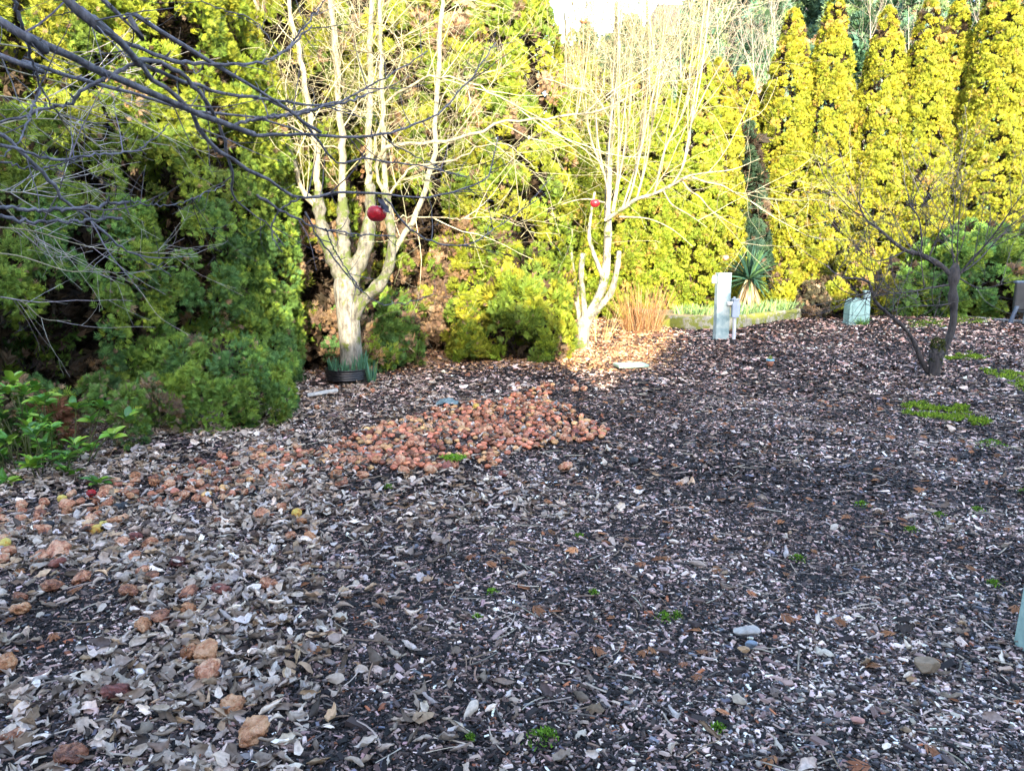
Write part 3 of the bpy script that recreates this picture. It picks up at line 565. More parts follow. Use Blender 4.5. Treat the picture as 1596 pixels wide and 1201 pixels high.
def growtree(root, Ps, Rs, plan, mat, cols, k=8):
    sets = []; P, Rr = Ps, Rs
    for (n, lo, hi, spread, up, rs, wob, grav, rmin) in plan:
        P2, R2 = twigs(P, Rr, n, lo, hi, spread, up, rs, k, .08, 1, wob, grav, rmin=rmin); sets.append((P2, R2)); P, Rr = P2, R2
    twigmass(root, sets, mat, cols, 'crown')
PALET = [(.32, .29, .18), (.24, .22, .12), (.40, .37, .25), (.15, .13, .08)]
# --- pale tree with daffodil pot
T1 = G(549, 592); D1 = float(T1[1])
root = empty('bare_fruit_tree', (T1[0], T1[1], 0), 'bare tree with stout pale trunk rising from the black pot of daffodils', 'tree')
s = Soup(); tr = resample(PD([549, 548, 545, 541, 538], [597, 560, 520, 470, 425], D1), 18); tubes(s, tr[None], np.array([.165, .155, .145, .138, .133, .13, .13, .13, .13, .132, .133, .135, .138, .142, .148, .15, .13, .07])[None], 20, (1, 1, 1)); s.build('trunk', M_pale, root, smooth=True)
z2 = (400, 0); q3 = 3.002
PX = lambda p, a, b: PD([q[0] for q in p], [q[1] for q in p], np.linspace(a, b, len(p)))
dark1 = [(PX([(544, 462), (537, 430), (521, 398), (508, 372), (499, 340), (496, 300)], D1, D1+.15), .142, .055),
 (PX([(545, 460), (552, 425), (566, 395), (574, 360), (577, 325), (577, 290)], D1, D1+.2), .11, .058),
 (PX([(545, 500), (560, 474), (580, 455), (597, 436), (607, 412), (611, 380), (608, 345), (600, 295)], D1, D1-.15), .09, .045),
 (PX([(540, 440), (536, 400), (535, 360), (534, 310)], D1-.02, D1+.1), .11, .062)]
limbset(root, dark1, M_mossy, 20, 14, 'limb', .2)
up_ = lambda p, a, b: Q(p, z2, q3, (a, b))[::-1]
pale1 = [(up_([(150, -120), (150, 0), (170, 150), (210, 300), (240, 470), (270, 640), (285, 860), (289, 960)], D1+.2, D1+.15), .052, .03),
 (up_([(335, -150), (345, 0), (365, 200), (385, 450), (400, 700), (403, 900), (402, 1000)], D1+.1, D1+.1), .058, .040),
 (up_([(540, -150), (535, 0), (530, 300), (525, 600), (530, 850), (531, 900)], D1+.2, D1+.2), .052, .036),
 (up_([(570, -150), (575, 0), (580, 200), (590, 450), (597, 800), (600, 900)], D1+.1, D1-.15), .042, .028),
 (up_([(875, -150), (870, 0), (855, 250), (840, 500), (825, 760), (730, 1020), (645, 1150), (612, 1225)], D1+.3, D1-.07), .045, .028),
 (up_([(-30, -100), (5, 100), (40, 250), (90, 450), (150, 700), (200, 850), (290, 990)], D1-.2, D1+.15), .038, .020),
 (Q([(600, 900), (560, 760), (620, 690), (720, 675), (850, 670), (950, 650), (1050, 615), (1150, 580), (1280, 560), (1400, 545), (1530, 530), (1650, 500), (1750, 450), (1840, 390)], z2, q3, (D1-.15, D1-1.2)), .032, .008),
 (Q([(530, 800), (600, 490), (700, 420), (780, 370), (840, 358), (950, 375), (1080, 420), (1200, 490), (1300, 545), (1400, 590)], z2, q3, (D1+.1, D1-1.0)), .024, .006),
 (Q([(620, 930), (700, 800), (800, 770), (950, 740), (1050, 690), (1150, 670), (1210, 700), (1300, 790)], z2, q3, (D1-.1, D1-1.0)), .02, .005),
 (Q([(630, 1040), (700, 1015), (850, 1020), (950, 1025), (1100, 1020), (1250, 1060)], z2, q3, (D1-.1, D1-.9)), .013, .004),
 (Q([(400, 690), (250, 680), (100, 675), (-60, 690), (-200, 720)], z2, q3, (D1+.1, D1-.6)), .013, .004),
 (Q([(375, 350), (450, 140), (540, 110), (640, 150), (700, 260)], z2, q3, (D1+.1, D1-.6)), .011, .004),
 (Q([(289, 960), (200, 850), (60, 600), (-60, 300), (-150, 60), (-200, -100)], z2, q3, (D1+.1, D1+.4)), .025, .010)]
pale1 = [(a_, b_*.8, c_*.75) for a_, b_, c_ in pale1]
Pp, Rp = limbset(root, pale1, M_sprout, 26, 10, 'branch', wob=.012)
growtree(root, Pp, Rp, [(170, .5, 1.6, .55, .08, .0042, .12, 0, .0026), (700, .25, .9, .58, .02, .0036, .15, 0, .0021), (1900, .1, .5, .6, -.02, .0038, .17, 0, .0018)], M_twig, PALET)
# --- white trunk tree
T2 = G(907, 541); D2 = float(T2[1])
root = empty('bare_white_tree', (T2[0], T2[1], 0), 'bare multi stemmed tree with bright white trunk and upright sprouts', 'tree')
W = lambda p, d: Q(p, (800, 300), 3.547, d); V3 = lambda p, d: Q(p, (800, 0), 3.64, d)
s = Soup(); tr = resample(W([(378, 865), (382, 800), (388, 740), (405, 690)], (D2, D2)), 12); tubes(s, tr[None], np.array([.15, .128, .118, .112, .11, .11, .11, .115, .12, .125, .12, .09])[None], 18, (1, 1, 1)); s.build('trunk', M_white, root, smooth=True)
st = [(W([(395, 745), (430, 650), (480, 560), (510, 450), (520, 300), (525, 200), (520, 100), (525, 0), (530, -200), (545, -420), (560, -700), (570, -1050)], (D2, D2+.2)), .085, .020),
 (W([(410, 700), (480, 630), (540, 550), (570, 440), (585, 330)], (D2, D2-.2)), .06, .04),
 (W([(385, 740), (392, 640), (382, 540), (375, 430), (385, 345)], (D2, D2-.1)), .05, .045),
 (W([(375, 740), (350, 600), (332, 450), (322, 330), (312, 250)], (D2, D2+.1)), .05, .022),
 (W([(500, 480), (460, 380), (420, 250), (430, 120), (450, 0)], (D2, D2+.3)), .04, .02),
 (V3([(520, 1250), (640, 1170), (700, 1130), (800, 1100), (900, 1050), (1000, 995)], (D2, D2-.8)), .036, .018)]
P1, R1 = limbset(root, st, M_white, 24, 12, 'stem', .15)
up2 = [V3(p, (D2, D2+e)) for p, e in [([(210, 1200), (260, 1000), (330, 760), (380, 560), (420, 330), (440, 100), (450, -200)], .3), ([(530, 1180), (550, 700), (570, 400), (590, 100), (600, -200)], .1), ([(560, 1200), (590, 1000), (600, 600), (600, 300), (612, 0), (620, -250)], -.2), ([(570, 1200), (620, 900), (660, 650), (670, 400), (660, 100), (650, -150)], .4), ([(640, 1170), (680, 1050), (740, 780), (800, 500), (840, 300), (900, 0)], -.3), ([(250, 1020), (268, 700), (265, 400), (270, 200), (275, -60)], .2), ([(300, 850), (305, 650), (300, 300), (295, 100), (290, -100)], .5), ([(700, 1130), (760, 900), (790, 700), (850, 450), (960, 150), (1040, -80)], .1), ([(800, 1100), (860, 850), (960, 650), (1060, 400), (1190, 150), (1300, -60)], -.4), ([(900, 1050), (960, 950), (1000, 800), (1010, 700), (1100, 500), (1200, 330)], -.5), ([(540, 1100), (480, 800), (470, 500), (490, 250), (520, 0)], .4), ([(520, 1000), (430, 750), (400, 450), (330, 200), (300, -80)], .6), ([(620, 1180), (720, 850), (760, 560), (780, 250), (830, 0)], .5)]]
dr2 = [V3(p, (D2-.8, D2-.8+e)) for p, e in [([(1000, 995), (1080, 1030), (1180, 1050), (1250, 1090), (1380, 1160), (1480, 1230)], -.2), ([(960, 1030), (1000, 1080), (1060, 1120), (1120, 1190), (1220, 1260), (1300, 1300)], .2), ([(850, 1080), (900, 1160), (1000, 1220), (1100, 1290)], .2), ([(1000, 995), (1100, 980), (1250, 960), (1400, 900)], -.3), ([(600, 1230), (760, 1240), (900, 1300), (1020, 1400)], 0), ([(520, 1150), (400, 1130), (250, 1170), (100, 1260)], .3)]]
s2 = [(p, .018, .006) for p in up2]+[(p, .014, .004) for p in dr2]
P2, R2 = limbset(root, s2, M_sprout, 24, 8, 'sprout')
UA, UB = twigs(P2[:13, :15], R2[:13, :15], 55, 1.6, 3.4, .16, .35, .0036, 24, .1, .9, .04, rmin=.004)
twigmass(root, [(UA, UB)], M_twig, PALET, 'sprouts')
growtree(root, np.vstack([P2, UA, P1[[0, 4, 5]]]), np.vstack([R2, UB, R1[[0, 4, 5]]]), [(200, .7, 2.2, .45, .18, .0042, .09, 0, .0035), (1300, .35, 1.4, .62, .02, .003, .14, 0, .0024), (2600, .15, .65, .6, -.02, .0035, .17, 0, .002)], M_twig, PALET)
# --- small dark tree at the right
T3 = G(1455, 586); D3 = float(T3[1]); E = lambda p, d: Q(p, (1180, 300), 3.752, d)
root = empty('small_bare_tree', (T3[0], T3[1], 0), 'small dark bare tree with mossy stump and low side limb at the right', 'tree')
s = Soup(); tr = resample(E([(1032, 1095), (1042, 1000), (1090, 920), (1130, 830), (1150, 720), (1145, 600), (1150, 500), (1160, 420)], (D3, D3)), 22); rr = np.linspace(.050, .033, 22); rr[:3] = (.075, .07, .062); rr[14:17] = (.05, .062, .05); rr[18:21] = (.06, .068, .062)
captube(s, tr, rr, 14, (1, 1, 1)); s.build('trunk', M_dark, root, smooth=True)
s = Soup(); tubes(s, resample(E([(1035, 1080), (1045, 980), (1052, 915), (1055, 880)], (D3-.05, D3-.08)), 8)[None], np.array([.058, .066, .07, .085, .078, .092, .066, .02])[None], 14, (1, 1, 1)); s.build('stump', M_dark, root, smooth=True)
stp = E([(1045, 980), (1052, 930), (1056, 885)], (D3-.06, D3-.08)); n = 900; q_ = stp[rng.choice(3, n, p=[.2, .4, .4])]+rdir(n)*np.array([.075, .075, .07]); s = Soup()
inst(s, *SPM[0], q_, frames(nrm(rdir(n)+np.array([0, 0, .3])), rdir(n)), rng.uniform(.015, .035, n), jitter(np.array([(.05, .07, .012), (.09, .10, .02), (.03, .035, .012)])[rng.choice(3, n)], n, .2)); s.build('moss_tuft', M_moss, root)
l3 = [(E([(1005, 1060), (960, 980), (920, 880), (870, 800), (780, 720), (700, 650), (670, 580), (660, 530), (600, 505), (500, 500)], (D3, D3-.4)), .034, .010),
 (E([(1150, 500), (1080, 430), (1000, 385), (950, 360), (870, 340), (800, 290), (720, 220), (640, 160), (590, 60)], (D3, D3+.2)), .036, .008),
 (E([(960, 362), (962, 270), (945, 150), (900, 80), (880, 0), (850, -100)], (D3, D3+.3)), .014, .004),
 (E([(1165, 500), (1250, 400), (1340, 300), (1420, 200), (1500, 80), (1580, -20)], (D3, D3-.6)), .016, .004),
 (E([(1180, 480), (1290, 400), (1400, 280), (1520, 160), (1600, 110)], (D3, D3+.4)), .011, .004),
 (E([(1155, 460), (1140, 300), (1150, 150), (1160, 0), (1180, -160)], (D3, D3+.1)), .009, .003),
 (E([(1170, 450), (1172, 300), (1185, 100), (1195, -100)], (D3, D3-.2)), .008, .003),
 (E([(1010, 370), (1060, 250), (1110, 120), (1150, 0)], (D3+.1, D3+.3)), .009, .003),
 (E([(1120, 540), (1000, 560), (900, 580), (780, 590), (690, 605), (560, 640)], (D3, D3-.6)), .012, .004),
 (E([(1150, 650), (1050, 660), (880, 668), (780, 700)], (D3, D3-.4)), .009, .003),
 (E([(870, 340), (760, 390), (680, 395), (600, 340), (560, 280)], (D3+.1, D3-.2)), .010, .003),
 (E([(1180, 500), (1300, 560), (1420, 540), (1561, 500)], (D3, D3-.5)), .010, .003),
 (E([(670, 580), (580, 600), (480, 560), (420, 480)], (D3-.3, D3-.6)), .009, .003),
 (E([(950, 110), (1000, 20), (1040, -60)], (D3+.2, D3+.3)), .006, .003)]
P3, R3 = limbset(root, l3, M_dark, 22, 8, 'limb', .18)
growtree(root, P3, R3, [(130, .3, 1.1, .55, .18, .007, .11, 0, .0032), (420, .15, .5, .55, .06, .006, .14, 0, .0024), (400, .06, .25, .55, .03, .007, .14, 0, .002)], M_twig, [(.05, .042, .045), (.09, .08, .08), (.03, .027, .03)])
# --- pale leafless trees far behind the golden row
for i, (px, py, yy) in enumerate([(1175, 20, 31), (1120, -10, 33), (1060, -20, 32), (1360, -10, 32), (1420, 10, 34), (1210, 0, 34), (1530, 0, 33), (1000, -10, 34)]):
    p = PD(px, py, yy); root = empty('leafless_tree', (p[0], yy, 0), 'pale leafless tree '+['above the orange tipped arborvitae', 'behind the golden tree twin at the post', 'behind the upright sprouts', 'in the gap left of the pointed golden arborvitae', 'in the gap right of the pointed golden arborvitae', 'just left of the first tall golden arborvitae', 'in the gap left of the tallest golden arborvitae', 'farthest left, against the sky'][i], 'tree', 'pale leafless trees behind the golden row'); H = p[2]
    s = Soup(); P = resample([(p[0]+.2, yy, 0), (p[0], yy, H*.35), (p[0]+.15, yy, H*.7), (p[0]-.1, yy, H)], 16)[None]; Rr = np.linspace(.08, .010, 16)[None]; tubes(s, P, Rr, 8, (1, 1, 1)); s.build('trunk', M_sprout, root, smooth=True)
    growtree(root, P, Rr, [(26, 1.2, 3.4, .5, .25, .006, .08, 0, .006), (170, .6, 1.8, .5, .12, .005, .1, 0, .0045), (300, .3, .9, .5, .05, .005, .1, 0, .004)], M_twig, [(.22, .20, .17), (.16, .14, .12)])

# ------------------------------------------------------------------ strap leaves, bulbs, grass
def blades(s, pos, d, L, W, droop, C, k=6, taper=True):
    n = len(pos); P = np.zeros((n, k, 3)); P[:, 0] = pos; cur = nrm(d); st = (L/(k-1))[:, None]
    for i in range(1, k): cur = nrm(cur+np.array([0, 0, -1])*droop[:, None]/(k-1)); P[:, i] = P[:, i-1]+cur*st
    side = nrm(np.cross(d, rng.normal(size=(n, 3))*.3+np.array([0, 0, 1.])))+rng.normal(size=(n, 3))*.15
    w = np.sin(np.linspace(.35, 1, k)*np.pi)**.6*1.0+.05; w = w[None, :, None]*W[:, None, None]*.5
    V = np.stack([P-side[:, None]*w, P+side[:, None]*w], 2).reshape(-1, 3)
    b = np.arange(n)[:, None]*2*k+2*np.arange(k-1)[None]; f = np.stack([b, b+1, b+3, b+2], -1).reshape(-1, 4)
    s.add(V, f, np.repeat(C, 2*k, 0))
def clumpof(name, label, cat, x, y, n, rad, L, W, pal, droop=(.2, .6), lean=.25, z=0, group=None, mat=None, ell=1.0):
    root = empty(name, (x, y, z), label, cat, group); a = rng.uniform(0, 2*np.pi, n); q = np.sqrt(rng.uniform(0, 1, n))*rad
    pos = np.stack([x+np.cos(a)*q, y+np.sin(a)*q*ell, np.full(n, z)], -1); d = nrm(np.stack([np.cos(a)*lean, np.sin(a)*lean, np.ones(n)], -1)+rng.normal(0, lean*.5, (n, 3)))
    s = Soup(); blades(s, pos, d, rng.uniform(L[0], L[1], n), rng.uniform(W[0], W[1], n), rng.uniform(droop[0], droop[1], n), jitter(np.array(pal)[rng.choice(len(pal), n)], n, .15, .05))
    s.build('leaves', mat or M_blade, root); return root
DAFF = [(.06, .17, .10), (.09, .22, .14), (.05, .13, .07)]
px_, py_ = 541, 606; pc = G(px_, py_); pc = np.array([T1[0]-.05, T1[1]-.04])
# black ribbed pot, tipped ring round the trunk
root = empty('plant_pot', (pc[0], pc[1], 0), 'shallow black ribbed plastic pot around the foot of the pale trunk', 'plant pot')
M_pot = plain('black_plastic', (.014, .015, .02), (.010, .010, .012), .38, 20, bump=.03)
s = Soup(); prof = [(.20, 0), (.235, .012)]
for k in range(4): z = .02+k*.026; prof += [(.238, z), (.250, z+.007), (.250, z+.015), (.238, z+.022)]
prof += [(.256, .135), (.262, .142), (.256, .15), (.246, .148), (.240, .13), (.235, .10)]
lathe(s, prof, 48, off=(pc[0], pc[1], .005)); s.build('pot_wall', M_pot, root, smooth=True)
s = Soup(); lathe(s, [(.0, .115), (.12, .122), (.237, .11)], 32, off=(pc[0], pc[1], .005)); s.build('soil', M_ground, root)
n = 210; a = rng.uniform(-np.pi, np.pi, n); q = rng.uniform(.16, .225, n); x = pc[0]+np.cos(a)*q; y = pc[1]+np.sin(a)*q; k = y < T1[1]+.12; x, y = x[k], y[k]; n = len(x)
s = Soup(); blades(s, np.stack([x, y, np.full(n, .115)], -1), nrm(np.stack([rng.normal(.02, .14, n), rng.normal(-.05, .12, n), np.ones(n)], -1)), rng.uniform(.09, .19, n)*(1+.5*(x > pc[0]+.08)), rng.uniform(.009, .016, n), rng.uniform(0, .3, n), jitter(np.array(DAFF)[rng.choice(3, n)], n, .15))
o = s.build('daffodils', M_blade); o['label'] = 'blue green daffodil shoots growing in the black pot'; o['category'] = 'plants'
clumpof('daffodil_clump', 'short green daffodil shoots growing just outside the black pot', 'plants', pc[0]+.30, pc[1]-.06, 26, .05, (.16, .30), (.010, .017), DAFF+[(.18, .30, .05)], (.05, .4), .15)
s = Soup(); p = G(506, 618); box(s, (-.16, -.035, 0), (.16, .035, .03), (1, 1, 1), .006, M=[[.94, -.34, 0], [.34, .94, 0], [0.12, 0, 1]], off=(p[0]-.02, p[1], .03))
tag(s.build('wood_offcut', plain('weathered_white_wood', (.5, .5, .5), (.3, .3, .3), .7, 25, bump=.3)), 'short weathered white board leaning at the left side of the black pot', 'board')

# raised bed with mossy edging
EDG = [G(1000, 506), G(1060, 513), G(1141, 511), G(1200, 504.5), G(1243, 498.5), G(1259, 493), G(1256, 489.5), G(1240, 487)]
E_ = resample(EDG, 40); hb = .25
M_curb = barkmat('mossy_concrete', (.16, .14, .10), (.34, .31, .24), moss=(.16, .17, .02), mossamt=.54, scale=9, moss_scale=4, bump=.5)
T_ = nrm(np.gradient(E_, axis=0)); nin = np.stack([-T_[:, 1], T_[:, 0], 0*T_[:, 0]], -1)
s = Soup(); cs = [(0, -.05), (0, hb-.03), (.03, hb), (.13, hb), (.15, hb-.03), (.15, -.05)]; V = []
for (o_, z_) in cs: V.append(E_+nin*o_+np.array([0, 0, 1])*(z_+.012*rng.normal(size=(40, 1))*.5))
V = np.stack(V, 1).reshape(-1, 3); i = np.arange(39)[:, None]*6; j = np.arange(5)[None]; s.add(V, np.stack([i+j, i+6+j, i+7+j, i+j+1], -1).reshape(-1, 4))
tag(s.build('bed_edging', M_curb, smooth=True), 'low mossy curved edging wall in front of the golden trees, behind the utility post', 'edging')
s = Soup(); m = 20; In = E_[::2]+nin[::2]*.152; Bk = In+np.array([-.2, 1.6, 0]); V = np.stack([In+[0, 0, hb-.05], Bk+[0, 0, hb+.02]], 1).reshape(-1, 3); i = 2*np.arange(19); s.add(V, np.stack([i, i+1, i+3, i+2], -1))
tag(s.build('bed_soil', plain('straw_soil', (.30, .24, .13), (.12, .09, .05), .9, 14, bump=.6)), kind='structure')
k = 0
for (px, dy, n, tall) in [(1062, .35, 26, .30), (1085, .3, 30, .32), (1100, .45, 22, .3), (1178, .55, 26, .36), (1195, .4, 30, .34), (1210, .5, 30, .34), (1226, .45, 34, .32), (1240, .4, 30, .28), (1165, .4, 24, .3), (1150, .4, 22, .28)]:
    yy = float(np.interp(px, [1000, 1141, 1243], [E_[0][1], G(1141, 511)[1], G(1243, 498.5)[1]]))+dy
    clumpof('daffodil_clump', 'pale green daffodil leaves in the raised bed, '+{1062: 'beside the dry grass clump', 1085: 'halfway between the dry grass and the post', 1100: 'hard against the left of the post', 1178: 'just right of the yucca', 1195: 'between the yucca and the yellow shrub', 1210: 'before the left half of the yellow shrub', 1226: 'before the right half of the yellow shrub', 1240: 'at the right tip of the bed', 1165: 'under the yucca', 1150: 'hard against the right of the meter box'}[px], 'plants', at(px, yy), yy, n*2, .17, (tall*.6, tall), (.014, .024), [(.20, .30, .10), (.28, .36, .14), (.14, .26, .12)], (.1, .9), .35, z=hb-.04, group='daffodil clumps in the raised bed '+['left of the utility post', 'right of the utility post'][px > 1130])
    k += 1
# yucca
yx, yy = at(1166, 17.9), 17.9; zc = PD(1166, 436, yy)[2]
root = empty('yucca', (yx, yy, hb), 'spiky blue green yucca with a skirt of dry leaves behind the post', 'plant')
s = Soup(); tubes(s, resample([(yx, yy, hb-.1), (yx+.02, yy, .6), (yx, yy, zc-.05)], 8)[None], np.linspace(.10, .07, 8)[None], 10, (1, 1, 1)); s.build('stem', M_trunk, root, smooth=True)
n = 150; a = rng.uniform(0, 2*np.pi, n); el = rng.uniform(-.35, 1.5, n); d = np.stack([np.cos(a)*np.cos(el), np.sin(a)*np.cos(el), np.sin(el)], -1); pos = np.array([yx, yy, zc])+d*.05
s = Soup(); blades(s, pos, d, rng.uniform(.55, .85, n), rng.uniform(.035, .05, n), rng.uniform(.1, .9, n), jitter(np.array([(.03, .08, .06), (.045, .11, .07), (.08, .16, .06)])[rng.choice(3, n)], n, .15), 8); s.build('leaves', M_blade, root)
n = 90; a = rng.uniform(0, 2*np.pi, n); s = Soup(); pos = np.stack([yx+np.cos(a)*.08, yy+np.sin(a)*.08, rng.uniform(.75, zc, n)], -1); blades(s, pos, np.stack([np.cos(a)*.45, np.sin(a)*.45, -np.ones(n)], -1), rng.uniform(.35, .6, n), np.full(n, .035), rng.uniform(.1, .4, n), jitter((.50, .38, .22), n, .2)); s.build('dry_leaves', M_blade, root)
# ornamental grass
gy = float(G(1003, 519)[1]); gx = at(1003, gy)
clumpof('ornamental_grass', 'tall dry orange tan ornamental grass clump beside the raised bed', 'grass clump', gx, gy+.1, 420, .36, (.55, 1.10), (.004, .008), [(.30, .15, .06), (.38, .22, .10), (.24, .11, .04), (.42, .29, .16)], (.02, .5), .30, ell=.6)
clumpof('ornamental_grass', 'few thin yellow dry stalks right of the white trunk', 'grass clump', at(938, 13.2), 13.2, 26, .14, (.35, .75), (.006, .01), [(.42, .36, .16)], (.02, .3), .3)
# glossy shrub, bottom left
root = empty('broadleaf_shrub', (-3.15, 4.95, 0), 'glossy bright green broadleaf shrub at the left edge', 'shrub')
n = 95; c = []; 
while len(c) < n:
    p = np.array([rng.uniform(-4.2, -2.62), rng.uniform(4.65, 5.5), rng.uniform(.06, .66)])
    zt = .70*math.sqrt(max(0, 1-((p[0]+3.75)/1.15)**2*.95))-.05
    if p[2] < zt: c.append(p)
c = np.array(c); s = Soup(); base = np.stack([c[:, 0]*.6-3.4*.4, c[:, 1]*.5+5.3*.5, np.zeros(n)], -1)
P = np.stack([resample([b_, (b_+q)/2+rng.normal(0, .04, 3), q], 6) for b_, q in zip(base, c)]); tubes(s, P, np.tile(np.linspace(.006, .003, 6), (n, 1)), 5, (.08, .09, .03)); s.build('stems', M_twig, root)
el_t, el_f = leaf_template(.5, -.35, 5, 7, .01, 3); m = 9; a = rng.uniform(0, 2*np.pi, (n, 1))+np.arange(m)[None]*2.4; e = rng.uniform(-.1, .8, (n, m))
d = np.stack([np.cos(a)*np.cos(e), np.sin(a)*np.cos(e), np.sin(e)], -1).reshape(-1, 3); sc = rng.uniform(.07, .115, n*m)
up = nrm(np.array([0, 0, 1.])+rng.normal(0, .25, (n*m, 3))); pos = np.repeat(c, m, 0)+d*sc[:, None]*.5-np.array([0, 0, 1])*np.tile(np.arange(m)*.004, n)[:, None]
s = Soup(); inst(s, el_t, el_f, pos, frames(d, up), np.stack([sc*.85, sc, sc], -1), jitter(np.array([(.09, .22, .03), (.14, .29, .03), (.06, .16, .03), (.22, .34, .04)])[rng.choice(4, n*m)], n*m, .12)); s.build('leaves', M_broad, root, smooth=True)
# dead brown cedar branch beside it
p = PD(80, 655, 5.7); root = empty('dead_branch', (p[0], 5.7, p[2]-.2), 'rust brown dead cedar branch hanging just above the glossy shrub', 'branch')
n = 260; dr = rdir(n); pos = p+dr*np.array([.13, .09, .17])*rng.uniform(.3, 1, (n, 1)); s = Soup(); inst(s, *SPN[1], pos, frames(nrm(dr+np.array([0, 0, -.2])), rdir(n)), rng.uniform(.06, .11, n), jitter((.30, .13, .07), n, .2)); s.build('sprays', M_leaf, root)
s = Soup(); tubes(s, resample([p+[-.25, .5, .2], p+[-.1, .2, .1], p], 6)[None], np.linspace(.01, .004, 6)[None], 6, (.12, .07, .04)); s.build('stem', M_twig, root)

# moss
PATCH = [([(1405, 628), (1440, 625), (1500, 632), (1530, 645), (1545, 662), (1515, 668), (1480, 665), (1455, 655), (1430, 645), (1408, 640)], 'm'), ([(1525, 578), (1565, 580), (1596, 585), (1640, 590), (1640, 612), (1596, 616), (1570, 606), (1540, 590)], 'm'), ([(1410, 498), (1470, 498), (1475, 508), (1420, 510)], 'm'), ([(1480, 495), (1560, 498), (1545, 506), (1490, 506)], 'm'), ([(1470, 552), (1510, 550), (1550, 556), (1530, 562), (1480, 560)], 'm')]
s = Soup()
for poly, _ in PATCH:
    A = np.array(poly); g = G(A[:, 0], A[:, 1]); x = rng.uniform(g[:, 0].min(), g[:, 0].max(), 9000); y = rng.uniform(g[:, 1].min(), g[:, 1].max(), 9000)
    k = inpoly(x, y, g[:, :2].tolist())&(vnoise(np.stack([x, y, 0*x], -1), .16, 4)+.6*vnoise(np.stack([x, y, 0*x], -1), .05, 9) > .86); x, y = x[k], y[k]; n = len(x)
    blades(s, np.stack([x, y, gh(x, y)+.01], -1), nrm(np.array([0, 0, 1.])+rng.normal(0, .5, (n, 3))), rng.uniform(.02, .05, n), rng.uniform(.008, .014, n), rng.uniform(0, .6, n), jitter(np.array([(.14, .22, .02), (.20, .28, .03), (.09, .15, .02)])[rng.choice(3, n)], n, .2), 3)
for (px, py, w) in [(1037, 962, .05), (1055, 958, .03), (766, 928, .035), (744, 968, .02), (1243, 864, .05), (1462, 808, .045), (1523, 803, .05), (1343, 787, .06), (1548, 913, .035), (843, 1165, .06), (855, 1158, .03), (903, 833, .03), (606, 763, .04), (1545, 700, .16), (925, 930, .03), (734, 1168, .02), (1120, 1135, .03), (1420, 832, .05), (1596, 780, .05)]:
    p = G(px, py); w *= .72; n = int(40+w*2200); q = rng.normal(0, w*.5, (n, 2)); z = np.maximum(0, w*.45*(1-(np.hypot(q[:, 0], q[:, 1])/w)**2)); x = p[0]+q[:, 0]; y = p[1]+q[:, 1]
    blades(s, np.stack([x, y, gh(x, y)+.012+z], -1), nrm(np.array([0, 0, 1.])+rng.normal(0, .7, (n, 3))), rng.uniform(.008, .018, n), rng.uniform(.004, .007, n), rng.uniform(0, .5, n), jitter(np.array([(.10, .20, .02), (.16, .28, .03), (.06, .12, .02)])[rng.choice(3, n)], n, .2), 3)
p = G(707, 722); n = 500; q = rng.normal(0, .035, (n, 2)); blades(s, np.stack([p[0]+q[:, 0], p[1]+q[:, 1], np.full(n, .04)], -1), rdir(n)+np.array([0, 0, 1.2]), rng.uniform(.015, .03, n), rng.uniform(.006, .01, n), np.zeros(n), jitter((.16, .30, .03), n, .2), 3)
tag(s.build('moss', M_moss), 'bright green moss growing in patches and tufts on the mulch', 'moss', kind='stuff')

# ------------------------------------------------------------------ utility post, cabinet and small things
up_ = G(1123, 532); ux, uy = float(up_[0]), float(up_[1]); ph = float(PD(1123, 425, uy)[2]); Mr = [[.97, -.22, 0], [.22, .97, 0], [0, 0, 1]]
root = empty('utility_post', (ux, uy, 0), 'pale weathered wide utility post with meter box and conduit on the mulch', 'post')
M_post = plain('weathered_post_paint', (.38, .44, .44), (.16, .25, .27), .75, 7, bump=.3)
s = Soup(); box(s, (-.125, -.06, -.1), (.125, .06, ph), bev=.008, M=Mr, off=(ux, uy, 0)); s.build('post_board', M_post, root)
s = Soup(); box(s, (.125, .02, -.1), (.165, .11, ph*.62), bev=.004, M=Mr, off=(ux, uy, 0)); s.build('side_board', plain('post_stain', (.40, .46, .45), (.25, .30, .30), .8, 9), root)
M_wb = plain('white_plastic', (.8, .8, .78), (.74, .74, .72), .45, 4, bump=.02); M_gb = plain('grey_metal_box', (.34, .40, .50), (.28, .33, .42), .45, 6, bump=.03)
s = Soup(); lathe(s, [(0, -.05), (.048, -.05), (.055, -.04), (.055, .04), (.048, .05), (0, .05)], 20, off=(ux-.155, uy+.01, ph-.13), sx=.75); lathe(s, [(0, .0), (.03, .0), (.03, .07), (.02, .08), (0, .08)], 14, off=(ux-.155, uy+.01, ph-.125)); s.build('bell_box', M_wb, root, smooth=True)
s = Soup(); bx0 = ux+.20; zb = float(PD(1136, 494, uy)[2]); zt = float(PD(1136, 467, uy)[2]); box(s, (bx0-.055, uy-.13, zb), (bx0+.06, uy-.02, zt), bev=.008); o = s.build('meter_box', M_gb, root)
s = Soup(); box(s, (bx0-.065, uy-.145, zt+.002), (bx0+.07, uy-.015, zt+.022), bev=.005); lathe(s, [(0, 0), (.022, 0), (.022, .03), (0, .035)], 12, off=(bx0-.02, uy-.08, zt+.02)); box(s, (bx0+.062, uy-.12, zb+.05), (bx0+.078, uy-.06, zt-.05), bev=.003); s.build('box_lid', M_gb, root)
s = Soup(); tubes(s, np.array([[[bx0-.05, uy-.075, zt-.06], [bx0-.09, uy-.075, zt-.06], [bx0-.13, uy-.07, zt-.065]]]), np.full((1, 3), .035), 14, (1, 1, 1)); s.build('connector', M_wb, root, smooth=True)
